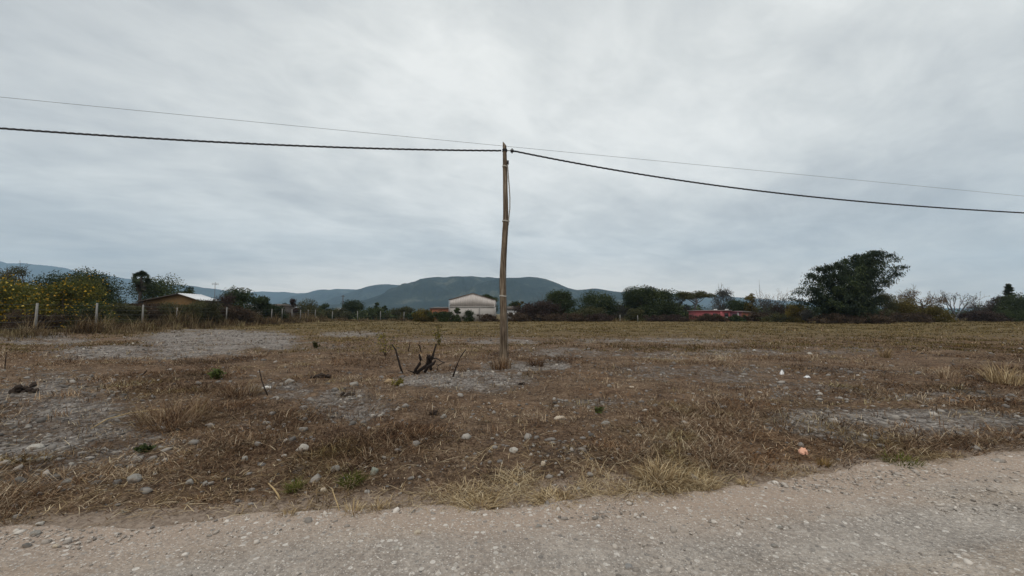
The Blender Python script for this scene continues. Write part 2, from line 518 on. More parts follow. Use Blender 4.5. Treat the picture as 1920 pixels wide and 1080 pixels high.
# ground sheet
def ground_material():
    m, t = new_mat('lot_ground')
    p = t.pos()
    grav = t.attr('gravel'); olive = t.attr('olive'); dust = t.attr('dust')
    # bare soil and matted dead plants
    n1 = t.noise(p, 2.2, 8, 0.62, 0.3)
    n2 = t.noise(p, 17.0, 6, 0.65)
    n3 = t.noise(p, 85.0, 5, 0.7)
    soil = t.ramp(t.math('ADD', t.math('MULTIPLY', n1, 0.30), t.math('ADD', t.math('MULTIPLY', n2, 0.40), t.math('MULTIPLY', n3, 0.30))),
                  [(0.37, (0.028, 0.020, 0.015)), (0.46, (0.096, 0.064, 0.044)), (0.53, (0.185, 0.127, 0.084)), (0.62, (0.32, 0.240, 0.170))])
    red = t.noise(p, 0.55, 4, 0.6)
    soil = t.mix(t.math('MULTIPLY', t.ramp(red, [(0.42, 0.0), (0.62, 1.0)]), 0.30), soil, (1.0, 0.82, 0.68), 'MULTIPLY')
    # olive dry grass in the far part
    ol = t.ramp(t.noise(t.mapping(p, scale=(0.5, 1.6, 1)), 1.0, 7, 0.62), [(0.33, (0.070, 0.050, 0.023)), (0.5, (0.128, 0.094, 0.042)), (0.68, (0.20, 0.150, 0.072))])
    base = t.mix(olive, soil, ol)
    # gravel
    cell = t.voro(p, 26.0, 'Color')
    cellb = t.voro(p, 11.0, 'Color')
    sepc = t.n('ShaderNodeSeparateColor', i_0=cell).outputs[0]
    sepb = t.n('ShaderNodeSeparateColor', i_0=cellb).outputs[1]
    gc = t.ramp(t.math('ADD', t.math('MULTIPLY', sepc, 0.6), t.math('MULTIPLY', sepb, 0.4)),
                [(0.12, (0.12, 0.108, 0.10)), (0.5, (0.27, 0.248, 0.232)), (0.8, (0.39, 0.362, 0.34)), (0.97, (0.56, 0.53, 0.50))])
    mott = t.ramp(t.noise(p, 3.6, 10, 0.75), [(0.34, (0.50, 0.43, 0.38)), (0.48, (0.95, 0.92, 0.89)), (0.62, (1.25, 1.24, 1.22))])
    gc = t.mix(1.0, gc, mott, 'MULTIPLY')
    edge = t.noise(p, 5.0, 12, 0.80)
    gm = t.math('ADD', grav, t.math('MULTIPLY', t.math('SUBTRACT', edge, 0.5), 2.3))
    gm = t.ramp(gm, [(0.34, 0.0), (0.80, 0.92)])
    base = t.mix(gm, base, gc)
    # pale dust spreading from the road
    dd = t.math('ADD', dust, t.math('MULTIPLY', t.math('SUBTRACT', t.noise(p, 3.0, 6, 0.65), 0.5), 0.9))
    dn = t.ramp(t.noise(p, 24, 5, 0.6), [(0.35, (0.25, 0.192, 0.150)), (0.65, (0.42, 0.335, 0.268))])
    base = t.mix(t.ramp(dd, [(0.40, 0.0), (0.72, 1.0)]), base, dn)
    dist = t.voro(p, 26.0, 'Distance')
    h = t.math('ADD', t.math('MULTIPLY', n2, 0.6), t.math('ADD', t.math('MULTIPLY', n3, 0.3), t.math('MULTIPLY', t.math('MULTIPLY', dist, gm), -0.7)))
    t.principled(base, 0.95, t.bump(h, 1.0, 0.08), 0.1)
    return m


def road_material():
    m, t = new_mat('road_gravel')
    p = t.pos()
    pr = t.mapping(p, rot=(0, 0, math.radians(-9)))
    trk = t.noise(t.mapping(pr, scale=(0.10, 1.0, 1)), 1.1, 5, 0.55, 0.2)      # long bands left by wheels
    n1 = t.noise(p, 2.0, 8, 0.62)
    n2 = t.noise(p, 30.0, 6, 0.65)
    base = t.ramp(t.math('ADD', t.math('MULTIPLY', n1, 0.5), t.math('MULTIPLY', n2, 0.5)),
                  [(0.36, (0.20, 0.162, 0.130)), (0.5, (0.335, 0.283, 0.234)), (0.64, (0.46, 0.40, 0.34))])
    grey = t.ramp(t.math('ADD', t.math('MULTIPLY', n2, 0.6), t.math('MULTIPLY', n1, 0.4)), [(0.38, (0.185, 0.166, 0.148)), (0.62, (0.41, 0.368, 0.326))])
    base = t.mix(t.ramp(trk, [(0.44, 0.0), (0.53, 1.0)]), base, grey)
    warm = t.ramp(t.attr('edge'), [(0.0, 0.0), (1.0, 1.0)])
    base = t.mix(t.math('MULTIPLY', warm, 0.85), base, t.mix(n2, (0.28, 0.208, 0.160), (0.43, 0.342, 0.275)))
    for sc, thr, cc in ((45.0, 0.62, None), (20.0, 0.72, None), (90.0, 0.5, None)):
        col = t.voro(p, sc, 'Color'); ds = t.voro(p, sc, 'Distance')
        sc_ = t.n('ShaderNodeSeparateColor', i_0=col)
        pick = t.math('MULTIPLY', t.math('GREATER_THAN', sc_.outputs[0], thr), t.math('LESS_THAN', ds, 0.36))
        pc = t.ramp(sc_.outputs[1], [(0.0, (0.15, 0.138, 0.128)), (0.5, (0.38, 0.345, 0.31)), (1.0, (0.66, 0.62, 0.57))])
        base = t.mix(t.math('MULTIPLY', pick, 0.8), base, pc)
    ds = t.voro(p, 45.0, 'Distance')
    h = t.math('ADD', t.math('MULTIPLY', n2, 0.7), t.math('MULTIPLY', ds, -0.5))
    t.principled(base, 0.95, t.bump(h, 0.8, 0.03), 0.1)
    return m


def hill_material(name, c0, c1, c2, sc):
    m, t = new_mat(name)
    p = t.pos()
    n = t.noise(p, sc, 8, 0.6)
    n2 = t.noise(p, sc * 6, 5, 0.6)
    col = t.ramp(t.math('ADD', t.math('MULTIPLY', n, 0.7), t.math('MULTIPLY', n2, 0.3)), [(0.38, c0), (0.55, c1), (0.68, c2)])
    t.principled(col, 1.0, t.bump(n2, 0.6, 20.0), 0.0)
    return m


M['ground'] = ground_material()
M['road'] = road_material()
M['hill'] = hill_material('wooded_hill', (0.008, 0.014, 0.012), (0.024, 0.033, 0.026), (0.095, 0.098, 0.072), 0.006)

# ------------------------------------------------------------------ ground, road, hills
def build_ground():
    fr = np.radians(np.arange(-76, 76.01, 0.42))
    bk = np.radians(np.arange(80, 281, 8.0))
    ang = np.concatenate([fr, bk])
    nr = 380
    rad = 0.5 * (9500 / 0.5) ** (np.linspace(0, 1, nr))
    A, R = np.meshgrid(ang, rad)
    X = (R * np.sin(A)).ravel(); Y = (R * np.cos(A)).ravel()
    Z = terrain(X, Y)
    na = len(ang)
    i = np.arange(nr - 1)[:, None] * na; k = np.arange(na)[None, :]; k2 = (k + 1) % na
    F = np.stack([i + k2, i + k, i + na + k, i + na + k2], -1).reshape(-1, 4)
    c = len(X)
    V = np.column_stack([np.append(X, 0), np.append(Y, 0), np.append(Z, -0.05)])
    kk = np.arange(na)
    T = np.stack([np.full(na, c), kk, (kk + 1) % na], -1)[:, ::-1]
    de = Y - road_edge(X)
    g = np.append(gravel_mask(X, Y) * smooth(0.1, 0.9, de), 0)
    ol = np.append(smooth(19, 42, Y + 9 * (fbm(X / 6, Y / 6, 51, 4) - 0.5) + 0.12 * (X + 8)) * 0.95, 0)
    du = np.append((1 - smooth(0.0, 0.62, de + 0.35 * (fbm(X / 0.7, Y / 0.5, 61, 3) - 0.5))), 1)
    o = mesh_np('ground', V, [F, T], M['ground'], None, {'gravel': g, 'olive': ol, 'dust': du}, True)
    tag(o, kind='structure')


def build_road():
    xs = np.concatenate([-np.geomspace(160, 9, 40), np.linspace(-8.8, 9.2, 420), np.geomspace(9.5, 170, 45)])
    ss = np.concatenate([[-0.25, -0.10], np.linspace(0, 1, 46) ** 1.4, [1.0]])
    X, SS = np.meshgrid(xs, ss)
    wob = 0.30 * (fbm(xs / 0.9, xs * 0 + 3.3, 71, 4) - 0.5) + 0.10 * (fbm(xs / 0.2, xs * 0, 75, 3) - 0.5)
    Y = road_edge(X) + wob[None, :] - SS * 7.0
    Y = np.where(SS < 0, road_edge(X) + wob[None, :] - SS * 1.2, Y)
    d = np.clip(SS * 7.0, 0, 7)
    Z = 0.006 + 0.035 * np.sin(np.clip(SS, 0, 1) * math.pi) + 0.030 * (fbm(X / 1.2, Y / 0.5, 81, 4) - 0.5) + 0.012 * (fbm(X / 0.13, Y / 0.13, 83, 3) - 0.5)
    Z = Z - 0.028 * np.exp(-((d - 1.15) / 0.32) ** 2) - 0.028 * np.exp(-((d - 2.9) / 0.32) ** 2)
    Z = np.where(SS < -0.05, -0.10, Z)
    Z[-1, :] = -0.3
    ny, nx = X.shape
    i = np.arange(ny - 1)[:, None] * nx; k = np.arange(nx - 1)[None, :]
    F = np.stack([i + k, i + nx + k, i + nx + k + 1, i + k + 1], -1).reshape(-1, 4)
    ed = 1 - smooth(0.15, 0.95, d + 0.5 * (fbm(X / 1.1, Y / 0.6, 91, 4) - 0.5))
    o = mesh_np('gravel_road', np.column_stack([X.ravel(), Y.ravel(), Z.ravel()]), [F], M['road'], None, {'edge': ed.ravel()}, True)
    tag(o, kind='structure')


def road_z(x, y):
    e = road_edge(x)
    d = np.clip(e - y, 0, 7)
    return 0.006 + 0.035 * np.sin(d / 7 * math.pi) - 0.028 * np.exp(-((d - 1.15) / 0.32) ** 2) - 0.028 * np.exp(-((d - 2.9) / 0.32) ** 2)


def build_hill(name, ctrl, depth, thick, seed, rough=0.16):
    """a ridge whose crest follows the given skyline at the given distance, with spurs and gullies on its flanks"""
    us = np.array([c[0] for c in ctrl], float); vs = np.array([c[1] for c in ctrl], float)
    pts = np.array([at(u, v, depth) for u, v in zip(us, vs)])
    nx, nt = 230, 56
    xs = np.linspace(pts[0, 0], pts[-1, 0], nx)
    h = np.interp(xs, pts[:, 0], pts[:, 2])
    k = np.hanning(19)[1:-1]; k /= k.sum()
    h = np.convolve(np.pad(h, 8, 'edge'), k, 'valid')
    t = np.linspace(0, 1.7, nt)
    X, T = np.meshgrid(xs, t)
    h = h * (1 + 0.075 * (fbm(xs / (thick * 0.16), xs * 0 + seed, seed + 3, 4) - 0.5))
    H = np.tile(h, (nt, 1))
    Yw = depth - thick * (1 - T) + 0.20 * thick * (fbm(X / (thick * 0.8), T * 0, seed + 5, 3) - 0.5) * np.clip(1 - T, 0, 1)
    prof = np.where(T <= 1, np.clip(T, 0, 1) ** 1.45, 1 - ((T - 1) / 0.7) ** 1.3)
    rid = 1 - np.abs(2 * fbm(X / (thick * 0.42) + 0.35 * T, T * 0.9, seed, 5, 0.55) - 1)
    rid2 = 1 - np.abs(2 * fbm(X / (thick * 0.15) + 0.4 * T, T * 2.0, seed + 31, 4, 0.55) - 1)
    amp = np.clip(T * (1.0 - T) * 4, 0, 1)
    Z = H * prof * (1 + amp * (rid - 0.72) * rough * 6.0 + amp * (rid2 - 0.7) * rough * 2.6)
    Z = Z + H * 0.02 * (fbm(X / (thick * 0.05), T * 6, seed + 60, 3) - 0.5) * (T > 0.02)
    Z = np.where(T < 0.999, np.minimum(Z, (H - EYE) * (Yw / depth) * (0.90 + 0.095 * T) + EYE), Z)
    Z = Z - 6 * np.clip(1 - T, 0, 1) - 6 * (T > 1.01)
    i = np.arange(nt - 1)[:, None] * nx; kx = np.arange(nx - 1)[None, :]
    F = np.stack([i + kx, i + kx + 1, i + nx + kx + 1, i + nx + kx], -1).reshape(-1, 4)
    o = mesh_np(name, np.column_stack([X.ravel(), Yw.ravel(), Z.ravel()]), [F], M['hill'], None, None, True)
    tag(o, kind='structure')


build_ground()
build_road()
build_hill('hill', [(-300, 480), (-60, 487), (40, 492), (110, 498), (150, 509), (230, 518), (280, 530), (330, 536), (400, 540), (450, 548), (520, 560), (600, 580), (640, 590)], 5450, 1600, 11)
build_hill('hill', [(-250, 548), (60, 540), (200, 538), (300, 534), (372, 535), (400, 540), (425, 549), (470, 560), (540, 574), (600, 589)], 4500, 1100, 23)
build_hill('hill', [(200, 575), (330, 560), (430, 550), (490, 546), (560, 548), (640, 552), (760, 560), (900, 575), (1000, 589)], 5800, 1100, 37)
build_hill('hill', [(500, 590), (552, 556), (600, 542), (640, 541), (680, 543), (720, 550), (800, 565), (900, 589)], 4700, 1000, 41)
build_hill('hill', [(560, 591), (630, 560), (690, 536), (715, 532), (745, 532), (800, 540), (900, 560), (1000, 589)], 3900, 1000, 57)
build_hill('hill', [(560, 588), (640, 574), (690, 562), (745, 545), (775, 525), (800, 519.5), (830, 518.6), (850, 518), (880, 518.3), (905, 518), (945, 519.5), (985, 518.5), (1012, 519.5), (1035, 527), (1062, 538),
                    (1085, 545), (1105, 541), (1125, 540), (1140, 546), (1165, 546), (1200, 556), (1260, 570), (1330, 590)], 2700, 1000, 63, 0.2)
build_hill('hill', [(800, 589), (850, 556), (880, 540), (905, 530), (935, 524), (965, 525), (1000, 537), (1040, 555), (1090, 573), (1150, 589)], 2300, 600, 77, 0.15)
build_hill('hill', [(950, 580), (1080, 556), (1160, 546), (1240, 549), (1330, 552), (1450, 562), (1600, 572), (1800, 578), (2150, 575)], 5600, 1100, 85)


def build_haze():
    mb = MB()
    mb.box((-9900, -60, -13.0), (9900, 6750, 1000))
    m, t = new_mat('haze_air')
    v = t.n('ShaderNodeVolumePrincipled')
    v.inputs['Color'].default_value = (0.53, 0.765, 1.0, 1)
    v.inputs['Density'].default_value = 0.000120
    v.inputs['Anisotropy'].default_value = 0.0
    o = t.n('ShaderNodeOutputMaterial')
    t.t.links.new(v.outputs[0], o.inputs['Volume'])
    tag(mb.build('haze', m), kind='stuff')


build_haze()

# ------------------------------------------------------------------ loose gravel and dead grass (uncountable)
ICO_V = np.array([(-1, 1.618, 0), (1, 1.618, 0), (-1, -1.618, 0), (1, -1.618, 0), (0, -1, 1.618), (0, 1, 1.618), (0, -1, -1.618), (0, 1, -1.618),
                  (1.618, 0, -1), (1.618, 0, 1), (-1.618, 0, -1), (-1.618, 0, 1)]) / 1.902
ICO_F = np.array([(0, 11, 5), (0, 5, 1), (0, 1, 7), (0, 7, 10), (0, 10, 11), (1, 5, 9), (5, 11, 4), (11, 10, 2), (10, 7, 6), (7, 1, 8), (3, 9, 4), (3, 4, 2), (3, 2, 6),
                  (3, 6, 8), (3, 8, 9), (4, 9, 5), (2, 4, 11), (6, 2, 10), (8, 6, 7), (9, 8, 1)])


def pebbles(name, x, y, z, size, tint, mat, r):
    n = len(x)
    jit = 1 + 0.55 * (r.random((n, 12, 1)) - 0.5)
    V = ICO_V[None] * jit
    sc = np.stack([size * r.uniform(0.7, 1.4, n), size * r.uniform(0.6, 1.0, n), size * r.uniform(0.35, 0.75, n)], -1)
    V = V * sc[:, None, :]
    a = r.uniform(0, 2 * math.pi, n); ca, sa = np.cos(a), np.sin(a)
    tl = r.normal(0, 0.3, n)
    vx = V[:, :, 0] * np.cos(tl)[:, None] - V[:, :, 2] * np.sin(tl)[:, None]
    vz = V[:, :, 0] * np.sin(tl)[:, None] + V[:, :, 2] * np.cos(tl)[:, None]
    X = vx * ca[:, None] - V[:, :, 1] * sa[:, None] + x[:, None]
    Y = vx * sa[:, None] + V[:, :, 1] * ca[:, None] + y[:, None]
    Z = vz + (z + sc[:, 2] * 0.25)[:, None]
    VV = np.stack([X, Y, Z], -1).reshape(-1, 3)
    F = (ICO_F[None] + (np.arange(n) * 12)[:, None, None]).reshape(-1, 3)
    o = mesh_np(name, VV, [F], mat, None, {'tint': np.repeat(tint, 12)})
    return tag(o, kind='stuff')


def field_samples(n, y0, y1, power, r, half=1.45):
    """points in the view's part of the lot; power 2 = even in the picture, 1 = even on the ground per depth"""
    t = r.random(n)
    if power == 2:
        y = y0 * (y1 / y0) ** t
    else:
        y = (y0 ** -1 + t * (y1 ** -1 - y0 ** -1)) ** -1
    x = (r.random(n) * 2 - 1) * (half * y + 1.0)
    return x, y


def build_gravel():
    r = np.random.default_rng(101)
    x, y = field_samples(95000, 3.0, 42, 2, r)
    de = y - road_edge(x)
    g = gravel_mask(x, y)
    keep = (de > 0.15) & (r.random(len(x)) < np.clip(g * 0.95 + 0.13, 0, 1) * np.clip(0.5 + 0.6 * smooth(3, 9, y), 0, 1))
    x, y = x[keep], y[keep]
    x, y = x[:18000], y[:18000]
    size = np.clip(r.lognormal(math.log(0.0145), 0.6, len(x)), 0.006, 0.07) * (0.8 + y * 0.035)
    size = np.minimum(size, 0.085)
    tint = np.clip(r.beta(2.2, 2.6, len(x)), 0, 1)
    pebbles('gravel', x, y, terrain(x, y), size, tint, M['gravel'], r)
    # road stones
    x, y = field_samples(60000, 1.6, 7.5, 2, r, 1.5)
    keep = (road_edge(x) - y > 0.05)
    cl = fbm((x * 0.985 + y * 0.17) / 1.1, (y * 0.985 - x * 0.17) / 0.26, 121, 4)
    keep &= r.random(len(x)) < np.clip((cl - 0.40) * 4.5, 0.07, 1)
    x, y = x[keep], y[keep]
    x, y = x[:19000], y[:19000]
    size = np.clip(r.lognormal(math.log(0.0066), 0.6, len(x)), 0.003, 0.032)
    tint = np.clip(r.beta(1.7, 1.6, len(x)), 0, 1)
    pebbles('road_gravel_stones', x, y, road_z(x, y) - size * 0.1, size, tint, M['road_stone'], r)


def blades(x, y, z, az, length, lean, width, curve, tint):
    """ribbon blades: a quad and a tip; lean = 0 upright, 1 flat"""
    dx, dy = np.cos(az), np.sin(az)
    sx, sy = -dy * width * 0.5, dx * width * 0.5
    hor1 = length * 0.5 * np.sin(lean); up1 = length * 0.5 * np.cos(lean)
    lean2 = np.minimum(lean + curve, 1.75)
    hor2 = hor1 + length * 0.5 * np.sin(lean2); up2 = up1 + length * 0.5 * np.cos(lean2)
    P = np.empty((len(x), 5, 3))
    P[:, 0] = np.stack([x - sx, y - sy, z], -1)
    P[:, 1] = np.stack([x + sx, y + sy, z], -1)
    P[:, 2] = np.stack([x + dx * hor1 + sx * .8, y + dy * hor1 + sy * .8, z + up1], -1)
    P[:, 3] = np.stack([x + dx * hor1 - sx * .8, y + dy * hor1 - sy * .8, z + up1], -1)
    P[:, 4] = np.stack([x + dx * hor2, y + dy * hor2, z + np.maximum(up2, 0.004)], -1)
    n = len(x); b = (np.arange(n) * 5)[:, None]
    Q = b + np.array([[0, 1, 2, 3]]); T = b + np.array([[3, 2, 4]])
    return P.reshape(-1, 3), [Q, T], np.repeat(tint, 5)


def grass_object(name, x, y, per, spread, length, lean, width, curve, tint, mat, r, parent=None, kind='stuff', zoff=0.0, zfun=None):
    """tufts at (x, y), each of `per` blades; length/lean/width/tint: (lo, hi) or arrays per tuft"""
    n = len(x)
    ex = np.repeat(np.arange(n), per)
    def val(v, jit=0.35):
        if isinstance(v, tuple):
            return r.uniform(v[0], v[1], n * per)
        return np.asarray(v)[ex] * (1 + jit * (r.random(n * per) * 2 - 1))
    sp = np.asarray(spread)[ex] if hasattr(spread, '__len__') else spread
    a = r.uniform(0, 2 * math.pi, n * per); d = np.sqrt(r.random(n * per)) * sp
    bx, by = x[ex] + d * np.cos(a), y[ex] + d * np.sin(a)
    az = a + r.normal(0, 1.1, n * per)
    zz = (zfun or terrain)(bx, by) + zoff
    V, F, T = blades(bx, by, zz, az, val(length), val(lean, 0.3), val(width), r.uniform(0.1, 0.8, n * per), np.clip(val(tint, 0.3) + r.normal(0, 0.24, n * per), 0, 1))
    o = mesh_np(name, V, F, mat, parent, {'tint': T})
    if kind: tag(o, kind=kind)
    return o


def build_grass():
    r = np.random.default_rng(202)
    # matted dead litter over the near lot
    x, y = field_samples(52000, 3.0, 24, 2, r)
    de = y - road_edge(x)
    g = gravel_mask(x, y)
    pn = fbm(x / 1.6, y / 1.6, 141, 4)
    keep = (de > 0.12) & (r.random(len(x)) < np.clip((1 - g * 0.92) * (0.62 + 1.2 * (pn - 0.35)), 0.03, 1))
    x, y, pn = x[keep][:29000], y[keep][:29000], pn[keep][:29000]
    ln = (0.045 + 0.15 * smooth(0.42, 0.75, pn)) * (0.9 + y * 0.012) * r.uniform(0.5, 1.5, len(x))
    hue = fbm(x / 2.3, y / 2.3, 151, 3)
    tint = np.clip(0.19 + 1.0 * (hue - 0.3) + r.normal(0, 0.12, len(x)), 0.03, 0.95)
    grass_object('dead_grass', x, y, 8, 0.12 + 0.009 * y, ln, r.uniform(0.9, 1.6, len(x)), 0.0032 + 0.00065 * y, None, tint, M['litter'], r)
    # straw bits bleached pale, lying across everything
    x, y = field_samples(9000, 3.0, 14, 2, r)
    de = y - road_edge(x)
    keep = (de > 0.02) & (r.random(len(x)) < np.clip(0.25 + 1.4 * (fbm(x / 1.1, y / 1.1, 161, 4) - 0.4), 0.02, 1))
    x, y = x[keep], y[keep]
    grass_object('straw_litter', x, y, 3, 0.15, (0.05, 0.26), (1.25, 1.56), (0.003, 0.0065), None, r.uniform(0.1, 0.9, len(x)), M['strawgrass'], r, zoff=0.012)
    # dry grass fringe along the road
    xs = r.uniform(-6.2, 6.2, 5200)
    off = np.abs(r.normal(0, 0.30, len(xs))) - 0.04
    ys = road_edge(xs) + off
    u, v = to_px(xs, ys)
    dens = 0.10 + 0.9 * np.exp(-((u - 1230) / 130) ** 2) + 0.55 * np.exp(-((u - 950) / 170) ** 2) + 0.35 * np.exp(-((u - 700) / 150) ** 2) + 0.25 * np.exp(-((u - 330) / 140) ** 2) + 0.5 * np.exp(-((u - 1690) / 120) ** 2)
    cg = fbm(xs / 0.42, ys / 0.30, 171, 4)
    dens *= np.clip(4.2 * (cg - 0.42), 0.02, 1.4)
    keep = r.random(len(xs)) < dens * 0.9
    xs, ys, dn, cg = xs[keep], ys[keep], dens[keep], cg[keep]
    tint = np.clip(0.26 + 0.36 * np.exp(-((to_px(xs, ys)[0] - 1100) / 330) ** 2) + 0.8 * (cg - 0.5) + r.normal(0, 0.18, len(xs)), 0.0, 1)
    grass_object('roadside_grass', xs, ys, 11, 0.075, 0.09 + 0.12 * np.clip(dn, 0, 1.2) * r.uniform(0.4, 1.5, len(xs)), r.uniform(1.15, 1.75, len(xs)), np.full(len(xs), 0.0034), None, tint, M['strawgrass'], r)
    # rough dry turf over the far half of the lot
    x, y = field_samples(26000, 16, 95, 2, r)
    g = gravel_mask(x, y)
    keep = (r.random(len(x)) < np.clip(1 - g * 1.3, 0, 1) * np.clip(0.2 + 1.7 * (fbm(x / 3.5, y / 3.5, 181, 4) - 0.28), 0.03, 1)) & (x > fence_x(y) + 0.5)
    x, y = x[keep][:14000], y[keep][:14000]
    tint = np.clip(0.15 + 0.9 * (fbm(x / 5, y / 5, 191, 3) - 0.2) + r.normal(0, 0.1, len(x)), 0, 1)
    grass_object('dry_turf', x, y, 8, 0.10 + 0.009 * y, np.clip(0.08 + 0.0022 * y, 0, 0.26), r.uniform(0.4, 1.35, len(x)), 0.006 + 0.0010 * y, None, tint, M['fieldgrass'], r)
    # upright thin weeds in the lot
    x, y = field_samples(2800, 5, 45, 2, r)
    keep = (y - road_edge(x) > 0.5) & (fbm(x / 2.2, y / 2.2, 201, 3) > 0.52)
    x, y = x[keep], y[keep]
    grass_object('thin_weeds', x, y, 6, 0.07, 0.11 + 0.004 * y, r.uniform(0.2, 0.9, len(x)), 0.003 + 0.0006 * y, None, r.uniform(0.15, 0.8, len(x)), M['litter'], r)
    # tall weeds along the left fence and the far edge
    yy = r.uniform(23, 84, 5200)
    xx = fence_x(yy) + r.normal(0.3, 1.7, len(yy)) - 0.4
    x2 = r.uniform(-44, 125, 5500); y2 = 83 + r.normal(0, 1.6, len(x2))
    x3 = r.uniform(-75, -32, 2600); y3 = r.uniform(26, 45, len(x3)); ok = x3 < fence_x(y3) + 1
    x3, y3 = x3[ok], y3[ok]
    x = np.concatenate([xx, x2, x3]); y = np.concatenate([yy, y2, y3])
    cl = fbm(x / 2.5, y / 2.5, 211, 4)
    keep = cl > 0.37
    x, y, cl = x[keep], y[keep], cl[keep]
    cl2 = fbm(x / 0.9, y / 1.6, 215, 4)
    ht = (0.15 + 3.4 * np.clip(cl - 0.36, 0, 1)) * np.clip(0.25 + 3.2 * (cl2 - 0.33), 0.2, 1.7) * r.uniform(0.4, 1.2, len(x))
    ht *= np.where((y > 60) & (x > -36), 0.62, 1.0)
    tint = np.clip(0.36 + 1.3 * (fbm(x / 2.6, y / 2.6, 221, 3) - 0.45) + r.normal(0, 0.16, len(x)), 0, 1)
    grass_object('fence_weeds', x, y, 9, 0.30, ht, r.uniform(0.08, 0.6, len(x)), 0.010 + 0.0006 * y, None, tint, M['weed'], r)


build_gravel()
build_grass()

# ------------------------------------------------------------------ plants
def leaf_quads(P, size, r, droop=0.0, axis=None, aspect=0.5):
    """rhombus leaves at points P with random orientation"""
    n = len(P)
    if axis is None:
        a = r.normal(0, 1, (n, 3)); a[:, 2] -= droop
    else:
        a = axis + r.normal(0, 0.35, (n, 3)); a[:, 2] -= droop
    a /= np.linalg.norm(a, axis=1)[:, None] + 1e-9
    b = np.cross(a, r.normal(0, 1, (n, 3)))
    b /= np.linalg.norm(b, axis=1)[:, None] + 1e-9
    s = size * r.uniform(0.6, 1.35, n)
    a = a * s[:, None]; b = b * (s * aspect)[:, None]
    V = np.stack([P - a * 0.5 + b * 0.6, P + a * 0.65, P - a * 0.5 - b * 0.6], 1).reshape(-1, 3)
    F = np.arange(n * 3).reshape(-1, 3)
    return V, F


def limb_path(p0, p1, r, bend=0.12, n=6):
    p0 = np.array(p0); p1 = np.array(p1)
    t = np.linspace(0, 1, n)[:, None]
    L = np.linalg.norm(p1 - p0)
    P = p0 + (p1 - p0) * t
    off = r.normal(0, bend * L, 3) * np.array([1, 1, 0.4])
    P = P + off * np.sin(t * math.pi) * 0.6
    P[1:-1] += r.normal(0, 0.025 * L, (n - 2, 3))
    return P


def twigs(mb, p0, d, L, rad, depth, r, spread=0.55, shrink=0.68, kids=3, gnarl=0.12):
    d = d / (np.linalg.norm(d) + 1e-9)
    n = 4
    pts = [np.array(p0)]
    dd = d.copy()
    for i in range(n - 1):
        dd = dd + r.normal(0, gnarl, 3); dd /= np.linalg.norm(dd)
        pts.append(pts[-1] + dd * L / (n - 1))
    mb.tube(pts, np.linspace(rad, rad * 0.6, n), 5 if rad > 0.04 else 3, cap=False)
    ends = [pts[-1]]
    if depth > 0:
        for k in range(kids):
            nd = dd + r.normal(0, spread, 3)
            nd[2] += 0.12
            q = pts[-1] if k < 2 else pts[-2]
            ends += twigs(mb, q, nd, L * shrink * r.uniform(0.8, 1.15), rad * 0.6, depth - 1, r, spread, shrink, kids, gnarl)
    return ends


SEED = [1000]


